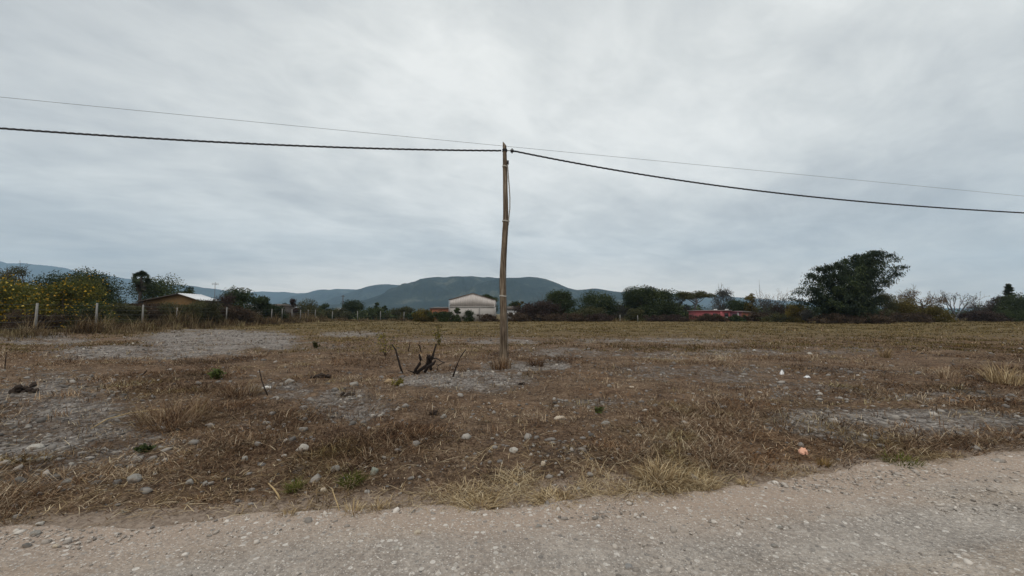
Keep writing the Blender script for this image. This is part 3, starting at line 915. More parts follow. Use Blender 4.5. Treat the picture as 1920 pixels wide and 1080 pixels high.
def plant(name, label, cat, u, vtop, wpx, depth, style='round', leaf='dark', n=2200, size=0.30, bark='bark', group=None, off=0.0, twig_n=0, flowers=0, lobes=None):
    SEED[0] += 1
    n = int(n * (9.5 if depth < 60 else 5.2)); size = size * (0.56 if depth < 60 else 0.72); flowers = int(flowers * 1.9)
    r = np.random.default_rng(SEED[0])
    x = (u - 960.0) / FPX * depth
    y = depth
    H = float(at(u, vtop, depth)[2])
    base = tz(x, y) - 0.05
    H = max(H - base, 0.5)
    W = wpx / FPX * depth
    root = empty(name, (x, y, base), label, cat, group)
    z0 = {'round': 0.14, 'tree': 0.26, 'shrub': 0.06, 'flat': 0.62, 'sparse': 0.40, 'twiggy': 0.20, 'tall': 0.14}[style]
    nl = lobes or {'round': 17, 'tree': 15, 'shrub': 16, 'flat': 11, 'sparse': 10, 'twiggy': 12, 'tall': 12}[style]
    if style == 'shrub' and W / H > 1.8: nl = max(nl, int(W / H * 10))
    C = []; R = []
    for i in range(nl):
        for _ in range(30):
            zz = r.uniform(z0, 0.93)
            if style == 'flat': zz = r.uniform(0.76, 0.92)
            k = (zz - z0) / (1 - z0)
            if style == 'flat': env = 1.0
            elif style in ('shrub',): env = math.sqrt(max(0.05, 1 - (k * 0.95) ** 2))
            elif style in ('twiggy',): env = 0.45 + 0.55 * math.sin(min(1, k + 0.15) * math.pi * 0.6)
            else: env = math.sqrt(max(0.05, 1 - (2 * (k * 0.92 + 0.05) - 0.9) ** 2 * 0.85))
            a = r.uniform(0, 2 * math.pi); q = math.sqrt(r.random()) * env * 0.86
            p = np.array([q * math.cos(a) * W / 2, q * math.sin(a) * W / 2 * 0.8, zz * H])
            if all(np.linalg.norm((p - c) / np.array([W, W, H])) > 0.10 for c in C): break
        C.append(p)
        R.append(r.uniform(0.20, 0.33) * min(W, H * 1.5) * (0.62 if style in ('sparse', 'flat') else 1.0))
    # make sure something reaches the stated top and sides
    C[0] = np.array([r.uniform(-0.18, 0.18) * W, 0, H - R[0] * 0.62]); 
    C[1] = np.array([-W / 2 + R[1] * 0.8, r.uniform(-.1, .1) * W, C[1][2]]); C[2] = np.array([W / 2 - R[2] * 0.8, r.uniform(-.1, .1) * W, C[2][2]])
    C = np.array(C); R = np.array(R)
    # trunk and limbs
    mb = MB()
    tr = max(0.05, 0.028 * H + 0.006 * W)
    top = np.array([r.normal(0, 0.05) * W, r.normal(0, 0.04) * W, H * (z0 + 0.12)])
    if style in ('shrub', 'twiggy'):
        for i in range(min(nl, 12)):
            st = np.array([0.0, 0.0, 0.0])
            mb.tube(limb_path(st, C[i], r, 0.10), np.linspace(tr * 0.5, tr * 0.15, 6), 5)
    else:
        mb.tube(limb_path((0, 0, 0), top, r, 0.06), np.linspace(tr, tr * 0.65, 6), 8)
        for i in range(nl):
            st = top * r.uniform(0.7, 1.0)
            mb.tube(limb_path(st, C[i], r, 0.14), np.linspace(tr * 0.5, tr * 0.12, 6), 5)
    ends = []
    for i in range(twig_n):
        j = r.integers(0, nl)
        st = C[j] + r.normal(0, 0.3, 3) * R[j]
        dv = st - np.array([0, 0, H * 0.25]); dv /= np.linalg.norm(dv) + 1e-9
        ends += twigs(mb, st, dv + np.array([0, 0, 0.3]), R[j] * 0.8, max(0.012, tr * 0.13), 1, r, 0.5, 0.7, 3)
    mb.build('trunk' if style not in ('shrub', 'twiggy') else 'stems', M[bark], root, True)
    # foliage
    wgt = R ** 2 / (R ** 2).sum()
    li = r.choice(nl, n, p=wgt)
    dvec = r.normal(0, 1, (n, 3)); dvec /= np.linalg.norm(dvec, axis=1)[:, None]
    rad = R[li] * (0.15 + 0.85 * r.random(n) ** 0.62) 
    ragg = 0.78 + 0.40 * r.random((nl, 8))[li, ((np.arctan2(dvec[:, 1], dvec[:, 0]) + math.pi) / (2 * math.pi) * 7.99).astype(int)]
    fl = 0.34 if style == 'flat' else 0.72
    P = C[li] + dvec * (rad * ragg)[:, None] * np.array([1, 1, fl])
    P[:, 2] = np.maximum(P[:, 2], 0.12)
    lt = r.random(nl)[li] * 0.5 + r.random(n) * 0.5
    V, F = leaf_quads(P, size, r, 0.15)
    mesh_np('foliage', V, [F], M[leaf], root, {'tint': np.repeat(lt, 3)})
    if flowers:
        li = r.choice(nl, flowers, p=wgt)
        dvec = r.normal(0, 1, (flowers, 3)); dvec[:, 1] -= 0.5; dvec[:, 2] += 0.05
        dvec /= np.linalg.norm(dvec, axis=1)[:, None]
        P = C[li] + dvec * (R[li] * r.uniform(0.85, 1.18, flowers))[:, None] * np.array([1, 1, 0.8])
        P[:, 2] = np.maximum(P[:, 2], 0.35)
        V, F = leaf_quads(P, size * 0.95, r, 0.0, None, 0.9)
        tag(mesh_np('flowers', V, [F], M['petal'], root, {'tint': np.repeat(r.random(flowers), 3)}), kind='stuff')
    return root


T, B = 'tree', 'shrub'
FARTREES = 'trees and shrubs along the far edge of the lot'
PL = [
 # name, label, cat, u, vtop, w, depth, style, leaf, n, size, extra
 ('flowering_shrub', 'big leafy shrub covered in yellow flowers at the far left edge of the lot', B, 20, 527, 165, 32, 'shrub', 'goldgreen', 3200, .24, dict(flowers=620, lobes=26)),
 ('flowering_shrub', 'yellow flowering shrub standing between the first and second fence posts from the left', B, 138, 530, 100, 34, 'shrub', 'goldgreen', 2300, .23, dict(flowers=430, lobes=22)),
 ('flowering_shrub', 'low shrub with small yellow flowers just left of the second fence post', B, 165, 570, 70, 33, 'shrub', 'green', 1100, .2, dict(flowers=170)),
 ('sparse_tree', 'thin open tree poking above the yellow flowering shrubs at far left', T, 38, 500, 95, 44, 'sparse', 'olive', 520, .26, dict(twig_n=34, lobes=20)),
 ('dark_tree', 'wide dark green tree right behind the yellow flowering shrubs', T, 132, 511, 130, 48, 'round', 'dark', 3200, .30, {}),
 ('dark_tree', 'low dark green tree at the right end of the yellow shrubs', T, 200, 549, 56, 47, 'round', 'dark', 1500, .28, {}),
 ('dry_shrub', 'brownish shrub below the palm behind the second fence post', B, 222, 572, 90, 42, 'shrub', 'olive', 1300, .26, {}),
 ('dark_tree', 'rounded dark tree between the fan palm and the white tin roof', T, 305, 527, 112, 66, 'round', 'green', 3000, .34, {}),
 ('small_tree', 'small dark treetop behind the ridge of the white tin roof', T, 349, 537, 32, 70, 'round', 'dark', 700, .32, {}),
 ('dry_shrub', 'dry brown shrub in front of the ochre house wall by the third post', B, 300, 574, 100, 45, 'shrub', 'brown', 1500, .25, dict(twig_n=8)),
 ('dry_shrub', 'greenish brown shrub below the white tin roof', B, 372, 570, 90, 47, 'shrub', 'olive', 1500, .25, {}),
 ('twiggy_shrub', 'reddish twiggy shrub right of the white tin roof', B, 412, 556, 60, 58, 'twiggy', 'maroon', 900, .27, dict(twig_n=22)),
 ('green_tree', 'green bushy tree right of the ochre house', T, 452, 549, 74, 66, 'round', 'green', 2200, .33, {}),
 ('dark_shrub', 'dark green shrub left of the brown roofed shed', B, 490, 560, 52, 64, 'shrub', 'dark', 1500, .3, {}),
 ('dry_shrub', 'dark brown shrub behind the fence posts left of the shed', B, 440, 577, 80, 52, 'shrub', 'brown', 1400, .27, {}),
 ('small_tree', 'small pointed dark tree right of the brown roofed shed', T, 533, 568, 18, 92, 'tall', 'dark', 420, .34, {}),
 ('pale_tree', 'small pale trunked tree with a reddish fuzzy crown at the fence corner', T, 549, 560, 22, 78, 'tree', 'maroon', 300, .26, dict(bark='bark_pale', lobes=6)),
 ('green_shrub', 'bushy green shrub at the corner where the two fences meet', B, 573, 560, 56, 88, 'shrub', 'olive', 1500, .32, dict(twig_n=8)),
 ('dark_tree', 'small dark tree left of the far utility pole', T, 608, 571, 28, 118, 'round', 'dark', 700, .45, {}),
 ('domed_tree', 'dark dome shaped tree just right of the far utility pole', T, 662, 567, 42, 122, 'shrub', 'dark', 1500, .42, dict(lobes=20)),
 ('round_tree', 'tiny round topped tree before the long slope of the big hill', T, 707, 567, 13, 125, 'round', 'dark', 420, .4, {}),
 ('small_tree', 'tiny dark bush beside the round topped tree', T, 721, 573, 11, 125, 'round', 'dark', 300, .4, {}),
 ('green_shrub', 'green low shrub left of the far utility pole foot', B, 630, 580, 60, 104, 'shrub', 'olive', 1100, .4, {}),
 ('green_shrub', 'green low shrub under the round topped tree', B, 705, 578, 70, 104, 'shrub', 'green', 1200, .4, {}),
 ('green_shrub', 'long green shrub between the round topped tree and the brick hut', B, 757, 579, 70, 104, 'shrub', 'olive', 1200, .4, {}),
 ('yellow_shrub', 'yellowish shrub in front of the brick hut', B, 795, 582, 44, 78, 'shrub', 'yellowish', 800, .3, {}),
 ('green_shrub', 'dark green shrub between the brick hut and the barn', B, 833, 586, 64, 76, 'shrub', 'green', 1300, .28, {}),
 ('small_conifer', 'small pointed green tree in front of the barn wall', T, 858, 577, 13, 76, 'tall', 'green', 420, .24, {}),
 ('dark_shrub', 'round dark shrub at the foot of the barn wall', B, 877, 583, 24, 77, 'shrub', 'dark', 600, .26, {}),
 ('low_shrub', 'low brownish shrub at the right foot of the barn', B, 916, 590, 46, 76, 'shrub', 'brown', 600, .26, {}),
 ('dark_tree', 'dark tree squeezed between the barn and the wooden pole', T, 917, 553, 36, 88, 'round', 'dark', 1200, .34, {}),
 ('dark_tree', 'dark tree behind the little white house', T, 963, 566, 26, 98, 'round', 'dark', 700, .36, {}),
 ('yellow_tree', 'small yellowish tree right of the little white house', T, 977, 565, 20, 92, 'sparse', 'yellowish', 320, .3, {}),
 ('reddish_shrub', 'reddish brown shrub right of the little white house', B, 988, 572, 58, 82, 'shrub', 'maroon', 1400, .3, dict(twig_n=14)),
 ('reddish_shrub', 'tall reddish brown shrub left of the bright green tree', B, 1024, 567, 58, 82, 'shrub', 'maroon', 1500, .3, dict(twig_n=18)),
 ('green_tree', 'bright green bushy tree at the right foot of the big hill', T, 1052, 548, 58, 90, 'round', 'green', 1800, .38, {}),
 ('dark_tree', 'dark brownish wide tree right of the bright green tree', T, 1117, 551, 74, 88, 'round', 'dark', 2300, .36, {}),
 ('green_shrub', 'olive shrub below the dark brownish wide tree', B, 1106, 577, 60, 80, 'shrub', 'olive', 1200, .3, {}),
 ('low_shrub', 'low brown shrub patch below the bright green tree', B, 1060, 588, 110, 78, 'shrub', 'brown', 1500, .28, {}),
 ('green_shrub', 'thin grey brown shrub beside the two white posts', B, 1163, 570, 40, 88, 'twiggy', 'grey', 420, .28, dict(twig_n=18)),
 ('dark_tree', 'large dark leafy tree right of the two white posts', T, 1203, 540, 70, 86, 'tree', 'dark', 2800, .38, {}),
 ('dark_tree', 'dark leafy tree beside the flat topped tree', T, 1246, 546, 58, 87, 'tree', 'dark', 1900, .36, {}),
 ('green_shrub', 'yellow green shrub at the foot of the large dark leafy tree', B, 1190, 582, 46, 82, 'shrub', 'olive', 800, .3, {}),
 ('flat_topped_tree', 'flat topped open tree with forked grey trunks left of the pink house', T, 1303, 545, 76, 90, 'flat', 'olive', 1100, .34, dict(bark='bark_blue')),
 ('grey_tree', 'open grey tree between the dark leafy tree and the flat topped tree', T, 1272, 552, 44, 94, 'sparse', 'grey', 450, .3, dict(twig_n=18, bark='bark_blue')),
 ('feathery_tree', 'feathery grey green tree behind the pink house', T, 1354, 543, 46, 98, 'tall', 'grey', 950, .32, dict(twig_n=26)),
 ('low_shrub', 'low dark brown shrub patch below the flat topped tree', B, 1252, 591, 96, 80, 'shrub', 'maroon', 1300, .28, {}),
 ('low_shrub', 'low reddish shrub in front of the pink house', B, 1333, 590, 66, 79, 'shrub', 'brown', 1100, .26, {}),
 ('dark_tree', 'dark tree leaning over the right end of the pink house', T, 1386, 561, 46, 92, 'round', 'dark', 1400, .34, {}),
 ('yellow_tree', 'small yellow green tree just left of the lattice mast', T, 1407, 550, 22, 90, 'round', 'yellowish', 600, .32, {}),
 ('grey_shrub', 'tall grey leafless shrub below the lattice mast', B, 1446, 560, 62, 84, 'twiggy', 'grey', 700, .26, dict(twig_n=46)),
 ('grey_shrub', 'purplish grey shrub left of the bamboo', B, 1473, 576, 50, 82, 'twiggy', 'maroon', 800, .26, dict(twig_n=26)),
 ('low_shrub', 'dark low shrub before the mauve end of the pink house', B, 1381, 592, 34, 79, 'shrub', 'dark', 700, .26, {}),
 ('low_shrub', 'low dark shrub patch right of the pink house', B, 1424, 588, 70, 80, 'shrub', 'brown', 1100, .28, {}),
 ('yellow_shrub', 'yellow green shrub at the left foot of the bamboo', B, 1494, 572, 38, 70, 'shrub', 'yellowish', 900, .26, {}),
 ('dry_shrub', 'pale dry shrub under the left side of the bamboo', B, 1512, 580, 30, 66, 'twiggy', 'grey', 420, .22, dict(twig_n=20)),
 ('dry_shrub', 'brown weedy shrub under the middle of the bamboo', B, 1568, 590, 110, 63, 'shrub', 'brown', 1300, .24, dict(twig_n=10)),
 ('dry_shrub', 'tangled dry brown shrub under the right side of the bamboo', B, 1634, 586, 70, 63, 'shrub', 'brown', 1100, .24, dict(twig_n=16)),
 ('brown_tree', 'brownish green tree touching the right side of the bamboo', T, 1662, 550, 38, 76, 'round', 'olive', 1000, .28, {}),
 ('yellow_shrub', 'yellow olive shrub right of the bamboo', B, 1690, 562, 62, 78, 'shrub', 'yellowish', 1500, .28, {}),
 ('orange_tree', 'half bare tree with brownish orange twigs right of the bamboo', T, 1724, 543, 74, 80, 'sparse', 'orange', 900, .24, dict(twig_n=60)),
 ('yellow_shrub', 'low golden yellow shrub left of the bare spreading tree', B, 1752, 578, 54, 76, 'shrub', 'yellowish', 1300, .26, {}),
 ('grey_shrub', 'grey brown shrub right of the bare spreading tree', B, 1838, 573, 50, 96, 'twiggy', 'grey', 600, .3, dict(twig_n=26)),
 ('low_shrub', 'low reddish shrub below the bare spreading tree', B, 1815, 588, 70, 84, 'shrub', 'maroon', 800, .26, {}),
 ('dark_tree', 'dark purplish tree left of the pointed conifer', T, 1868, 555, 40, 86, 'tree', 'maroon', 1000, .3, dict(twig_n=14)),
 ('green_tree', 'dark green tree at the right edge below the conifer', T, 1912, 556, 66, 82, 'round', 'dark', 1900, .3, {}),
 ('dry_shrub', 'tall straggly brown shrub between the third and fourth fence posts', B, 262, 575, 70, 41, 'shrub', 'brown', 1300, .24, dict(twig_n=10)),
 ('dry_shrub', 'olive shrub hiding the foot of the ochre wall near the fourth fence post', B, 336, 573, 84, 43, 'shrub', 'olive', 1500, .24, {}),
 ('dark_shrub', 'dark green shrub in front of the brown roofed shed', B, 516, 574, 46, 66, 'shrub', 'dark', 1000, .3, {}),
 ('green_shrub', 'olive shrub between the second and third fence posts', B, 228, 577, 76, 38, 'shrub', 'olive', 1300, .24, {}),
 ('dry_shrub', 'low brown shrub under the yellow flowers by the first fence post', B, 60, 588, 130, 31, 'shrub', 'brown', 1200, .2, {}),
 ('low_shrub', 'low olive shrub left of the bamboo foot', B, 1462, 590, 80, 74, 'shrub', 'olive', 1000, .26, {}),
 ('low_shrub', 'low brown shrub patch between the bamboo and the golden shrub', B, 1700, 587, 90, 72, 'shrub', 'brown', 1200, .26, {}),
 ('low_shrub', 'low dark shrub patch between the conifer and the bare tree', B, 1845, 585, 80, 80, 'shrub', 'maroon', 1200, .26, {}),
 ('low_shrub', 'low brown shrub patch left of the white posts', B, 1122, 589, 70, 78, 'shrub', 'maroon', 1000, .26, {}),
 ('low_shrub', 'low shrub patch between the barn and the reddish shrubs', B, 968, 587, 60, 78, 'shrub', 'brown', 900, .26, {}),
 ('green_shrub', 'low green shrub at the right edge of the lot', B, 1900, 584, 80, 79, 'shrub', 'green', 1100, .28, {}),
]
for (nm, lb, ct, u, vt, wd, dp, st, lf, nn, sz, ex) in PL:
    plant(nm, lb, ct, u, vt, wd, dp, st, lf, nn, sz, group=FARTREES, **ex)


# distant dark wood that reads as one mass behind the individual trees
def build_far_wood():
    r = np.random.default_rng(303)
    P = []; 
    for i in range(520):
        u = r.uniform(-250, 2250)
        d = r.uniform(130, 230)
        hh = r.uniform(1.4, 3.8) * (1.0 if u > 1100 or u < 480 else 0.55)
        x = (u - 960) / FPX * d
        k = 64
        q = r.normal(0, 1, (k, 3)); q /= np.linalg.norm(q, axis=1)[:, None]
        q *= r.random((k, 1)) ** 0.4
        P.append(np.array([x, d, hh * 0.42]) + q * np.array([hh * 1.2, hh * 1.0, hh * 0.62]))
    for (ua, ub, nn, h0, h1) in ((965, 1175, 60, 2.2, 4.2), (1165, 1310, 44, 2.5, 5.0), (1385, 1520, 40, 2.5, 4.6), (1640, 1760, 24, 2.0, 4.0), (1835, 1990, 30, 2.0, 4.5), (400, 600, 44, 1.8, 3.6), (590, 845, 50, 1.2, 2.6)):
        for i in range(nn):
            u = r.uniform(ua, ub); d = r.uniform(98, 122); hh = r.uniform(h0, h1)
            k = 90
            q = r.normal(0, 1, (k, 3)); q /= np.linalg.norm(q, axis=1)[:, None]
            q *= r.random((k, 1)) ** 0.45
            P.append(np.array([(u - 960) / FPX * d, d, hh * 0.45]) + q * np.array([hh * 0.75, hh * 0.7, hh * 0.58]))
    P = np.concatenate(P); P[:, 2] = np.maximum(P[:, 2], 0.1)
    V, F = leaf_quads(P, 0.7, r, 0)
    o = mesh_np('far_woodland', V, [F], M['dark'], None, {'tint': np.repeat(r.random(len(P)), 3)})
    tag(o, kind='stuff')


build_far_wood()


def build_bamboo():
    r = np.random.default_rng(404)
    D = 66.0
    cx = (1592 - 960) / FPX * D
    root = empty('bamboo_clump', (cx, D, tz(cx, D)), 'huge dark green bamboo clump with arching plumes towering over the lot', 'bamboo')
    tips = [(1640, 473, 0), (1622, 478, 1), (1605, 480, -1), (1585, 488, 1), (1568, 494, 0), (1548, 500, -1), (1530, 503, 1), (1513, 514, 0), (1508, 527, -2), (1498, 541, 1), (1481, 547, 0), (1470, 560, 1),
            (1655, 473, -1), (1670, 478, 1), (1683, 486, 0), (1697, 500, 0), (1690, 512, 1), (1674, 527, -1), (1654, 545, 0), (1652, 560, 2), (1635, 486, 3), (1615, 500, -3), (1590, 510, 3), (1560, 515, -3), (1540, 520, 3),
            (1520, 540, -3), (1645, 505, -3), (1600, 530, -4), (1570, 540, -4), (1630, 530, -4), (1612, 490, 4), (1650, 490, 4), (1575, 500, 4), (1550, 530, 0), (1625, 515, 0),
            (1535, 555, -3), (1515, 565, 0), (1590, 555, -4), (1625, 555, -4), (1645, 565, -2), (1555, 565, -4), (1605, 570, -4), (1580, 575, -4), (1635, 580, -3), (1530, 580, -3)]
    cm = MB(); LP = []; LA = []; LT = []
    for (u, v, dy) in tips:
        tip = at(u, v, D + dy) - np.array([cx, D, tz(cx, D)])
        b = np.array([np.clip(tip[0] * 0.35 + r.normal(0, 0.5), -3.2, 3.2), r.normal(0, 1.0) + dy * 0.2, 0])
        top = tip + np.array([-(tip[0] - b[0]) * 0.30, -dy * 0.2, 0.55])
        t = np.linspace(0, 1, 14)[:, None]
        ctrl = np.array([b[0] + (tip[0] - b[0]) * 0.22, b[1] + (tip[1] - b[1]) * .3, tip[2] * 0.85 + 0.3])
        P = (1 - t) ** 2 * b + 2 * t * (1 - t) * ctrl + t ** 2 * (tip + np.array([0, 0, 0.0]))
        P[:, 2] += 0.25 * np.sin(t[:, 0] * math.pi) * (tip[2] * 0.25)
        zmax = tip[2]
        P[:, 2] = np.minimum(P[:, 2], zmax + 0.15)
        cm.tube(P, np.linspace(0.06, 0.012, 14), 4)
        # branchlets with drooping leaves
        lt = r.random()
        for k in range(30 if u < 1511 else 45 if u > 1672 else 110):
            s = r.uniform(0.35 if u < 1511 or u > 1672 else 0.10, 1.0)
            q = np.array([np.interp(s * 13, np.arange(14), P[:, c]) for c in range(3)])
            out = r.normal(0, 1, 3); out[2] = r.uniform(-0.5, 0.35); out /= np.linalg.norm(out)
            L = r.uniform(0.5, 1.9) * (1.15 - 0.5 * s)
            m = 13
            ss = np.linspace(0.1, 1, m)[:, None]
            pp = q + out * L * ss - np.array([0, 0, 0.35]) * L * ss ** 2
            pp = pp + r.normal(0, 0.19, (m, 3))
            LP.append(pp); LA.append(np.tile(out * 0.6 + np.array([0, 0, -0.7]), (m, 1))); LT.append(np.full(m, lt * 0.5) + r.random(m) * 0.5)
    LP = np.concatenate(LP); LA = np.concatenate(LA); LT = np.concatenate(LT)
    LP[:, 2] = np.maximum(LP[:, 2], 0.1)
    cm.build('culms', M['culm'], root, True)
    V, F = leaf_quads(LP, 0.31, r, 0.1, LA, 0.32)
    mesh_np('foliage', V, [F], M['bamboo'], root, {'tint': np.repeat(LT, 3)})


build_bamboo()


def build_bare_tree():
    r = np.random.default_rng(505)
    D = 82.0
    x = (1789 - 960) / FPX * D
    root = empty('bare_tree', (x, D, tz(x, D)), 'bare spreading tree with fanned out limbs at the right of the lot', 'tree')
    mb = MB()
    base = np.array([0, 0, 0.0])
    fork = np.array([0.1, 0, 0.9])
    mb.tube([base, base * .5 + fork * .5, fork], [0.26, 0.22, 0.2], 8)
    ends = []
    for (u, v, dy) in [(1752, 556, 0), (1768, 553, 1.5), (1778, 560, -1), (1790, 556, 1), (1808, 557, 0), (1822, 560, -1), (1834, 563, 1), (1760, 566, -2), (1815, 567, 2)]:
        tip = at(u, v, D + dy) - np.array([x, D, tz(x, D)])
        P = limb_path(fork, fork + (tip - fork) * 0.72, r, 0.06)
        mb.tube(P, np.linspace(0.13, 0.06, 6), 5)
        for k in range(4):
            ends += twigs(mb, P[-1 - k % 2], (tip - fork) + r.normal(0, 0.9, 3), np.linalg.norm(tip - fork) * 0.22, 0.045, 2, r, 0.45, 0.7, 3)
    mb.build('trunk', M['bark_blue'], root, True)
    E = np.array(ends)
    E = E[r.random(len(E)) < 0.5]
    V, F = leaf_quads(E, 0.22, r)
    mesh_np('foliage', V, [F], M['grey'], root, {'tint': np.repeat(r.random(len(E)), 3)})


build_bare_tree()


def build_conifer():
    r = np.random.default_rng(606)
    D = 84.0
    x = (1893 - 960) / FPX * D
    H = float(at(1893, 532, D)[2])
    root = empty('conifer', (x, D, tz(x, D)), 'dark pointed conifer rising at the right edge', 'tree')
    mb = MB(); mb.tube([(0, 0, 0), (0, 0, H * .5), (0.05, 0, H)], [0.16, 0.1, 0.02], 7)
    P = []; A = []
    for k in range(150):
        z = H * (0.12 + 0.86 * r.random() ** 0.9)
        L = (1 - z / H) * 2.6 * r.uniform(0.55, 1.15) + 0.18
        a = r.uniform(0, 2 * math.pi)
        tip = np.array([math.cos(a) * L, math.sin(a) * L, z + 0.15 * L])
        mb.tube([(0, 0, z), tip], [0.03, 0.01], 3)
        m = 14
        s = r.uniform(0.2, 1.05, (m, 1))
        pp = np.array([0, 0, z]) + (tip - np.array([0, 0, z])) * s + r.normal(0, 0.10, (m, 3))
        P.append(pp); A.append(np.tile(tip - np.array([0, 0, z]), (m, 1)))
    P = np.concatenate(P); A = np.concatenate(A); A /= np.linalg.norm(A, axis=1)[:, None]
    mb.build('trunk', M['bark'], root, True)
    V, F = leaf_quads(P, 0.4, r, 0.1, A, 0.4)
    mesh_np('foliage', V, [F], M['dark'], root, {'tint': np.repeat(r.random(len(P)) * .7, 3)})


build_conifer()


def build_palm():
    r = np.random.default_rng(707)
    D = 62.0
    x = (262 - 960) / FPX * D
    H = float(at(262, 520, D)[2])
    root = empty('fan_palm', (x, D, tz(x, D)), 'tall fan palm with a skirt of dead leaves beside the ochre house', 'palm')
    mb = MB(); mb.tube([(0.1, 0, 0), (0.0, 0, H * .5), (0.05, 0, H)], [0.30, 0.22, 0.15], 9)
    mb.build('trunk', simple_mat('palm_trunk', (0.055, 0.046, 0.04), 0.95, 0.4, 6, 0.4), root, True)
    def frond(o, d, L, fan):
        """a stalk with a fan of pointed leaflets"""
        V = []; F = []; n = 0
        d = d / np.linalg.norm(d)
        side = np.cross(d, [0, 0, 1.0]); side /= np.linalg.norm(side) + 1e-9
        roll = r.uniform(-1.3, 1.3); side = side * math.cos(roll) + np.cross(side, d) * math.sin(roll)
        hub = o + d * L * 0.45
        V += [o + side * 0.03, o - side * 0.03, hub - side * 0.03, hub + side * 0.03]; F.append((0, 1, 2, 3))
        k = 11
        up = np.cross(side, d)
        for i in range(k):
            a = (i / (k - 1) - 0.5) * fan
            dd = d * math.cos(a) + side * math.sin(a) - np.array([0, 0, 0.18]) 
            ll = L * 0.62 * (1 - 0.25 * abs(a) / fan)
            w = np.cross(dd, up); w /= np.linalg.norm(w) + 1e-9
            b = len(V)
            V += [hub, hub + dd * ll * 0.55 + w * 0.07, hub + dd * ll + np.array([0, 0, -0.1 * ll]), hub + dd * ll * 0.55 - w * 0.07]
            F.append((b, b + 1, b + 2, b + 3))
        return np.array(V), np.array(F)
    for i in range(36):
        el = r.uniform(-0.95, 1.45); az = i * 2.4 + r.normal(0, 0.2)
        d = np.array([math.cos(az) * math.cos(el), math.sin(az) * math.cos(el), math.sin(el)])
        V, F = frond(np.array([0.05, 0, H - 0.1]), d, r.uniform(1.15, 1.5), 2.4)
        mesh_np('frond', V, [F], M['palm_leaf'], root, {'tint': np.full(len(V), r.random())})
    sk = MB()
    for i in range(42):
        az = r.uniform(0, 6.28); el = r.uniform(-1.45, -1.0)
        d = np.array([math.cos(az) * math.cos(el), math.sin(az) * math.cos(el), math.sin(el)])
        V, F = frond(np.array([0.05, 0, H - 0.15 - r.uniform(0, 0.9)]), d, r.uniform(1.0, 1.3), 1.3)
        sk.add(V, F, r.random())
    sk.build('dead_leaf_skirt', M['palm_dead'], root)


build_palm()

# ------------------------------------------------------------------ fences
def concrete_post(parent, x, y, h, w=0.115, lean=0.0, top=True, r=None, mat='concrete'):
    mb = MB()
    z0 = tz(x, y) - 0.1 - parent.location[2]
    x -= parent.location[0]; y -= parent.location[1]
    a = w / 2
    mb.box((x - a, y - a, z0), (x + a, y + a, z0 + h + 0.1))
    if lean:
        V = mb.V[0]; V[4:, 0] += lean * h
    if top:
        V = mb.V[0]
        V[4:, 0] = x + (V[4:, 0] - x) * 0.8; V[4:, 1] = y + (V[4:, 1] - y) * 0.8
    return mb.build('post', M[mat], parent)


def build_fences():
    r = np.random.default_rng(808)
    us = [70, 183, 269, 333, 426, 458, 510, 530, 548, 564, 579, 592]
    inv = [1.266, 1.477, 1.692, 1.8975, 2.304, 2.4876, 2.857, 3.03, 3.2, 3.37, 3.56, 3.73]
    ys = [27.3 * 1.266 and 27.3 * v / 1.266 for v in inv]
    pts = [((u - 960) / FPX * y, y) for u, y in zip(us, ys)]
    f = empty('wire_fence', (pts[0][0], pts[0][1], tz(*pts[0])), 'wire fence on pale concrete posts running along the left side of the lot', 'fence')
    for (x, y) in pts:
        concrete_post(f, x, y, 2.12 + r.normal(0, 0.06), 0.11, r.normal(0, 0.012))
    mb = MB()
    loc = np.array(f.location)
    ext = [(pts[0][0] + 0.3, 20.0)] + pts
    for hz in (0.4, 0.8, 1.2, 1.6, 1.95):
        mb.tube([np.array([x, y - 0.07, tz(x, y) + hz]) - loc for x, y in ext], 0.006, 3)
    mb.build('wires', M['wire'], f)
    us2 = [624, 671, 714, 758]
    pts = [((u - 960) / FPX * 83.0, 83.0) for u in us2]
    f = empty('wire_fence', (pts[0][0], pts[0][1], tz(*pts[0])), 'short run of wire fence with pale posts across the far end left of the barn', 'fence')
    for (x, y) in pts:
        concrete_post(f, x, y, 2.0 + r.normal(0, 0.08), 0.13)
    mb = MB(); loc = np.array(f.location)
    for hz in (0.5, 1.0, 1.5, 1.85):
        mb.tube([np.array([x, y - 0.08, tz(x, y) + hz]) - loc for x, y in pts], 0.006, 3)
    mb.build('wires', M['wire'], f)
    for u, lb, hh in ((1162, 'white boundary post left of its twin before the dark trees', 1.35), (1195, 'white boundary post at the foot of the large dark leafy tree', 1.2)):
        x = (u - 960) / FPX * 76.0
        mb = MB(); mb.box((-0.06, -0.06, -0.1), (0.06, 0.06, hh)); mb.box((-0.045, -0.045, hh), (0.045, 0.045, hh + 0.04))
        o = mb.build('boundary_post', M['concrete']); o.location = (x, 76.0, tz(x, 76.0))
        tag(o, lb, 'post', 'white posts at the far edge')


build_fences()

# ------------------------------------------------------------------ buildings
def prism(mb, poly, y0, y1, axis='y'):
    """extrude a polygon of (x, z) points from y0 to y1"""
    n = len(poly)
    V = [(x, y0, z) for x, z in poly] + [(x, y1, z) for x, z in poly]
    F = [np.array([list(range(n))[::-1]]), np.array([list(range(n, 2 * n))])]
    F.append(np.array([(i, (i + 1) % n, n + (i + 1) % n, n + i) for i in range(n)]))
    mb.add(V, F)


def X_at(u, d): return (u - 960) / FPX * d
def Z_at(v, d, u=960): return float(at(u, v, d)[2])


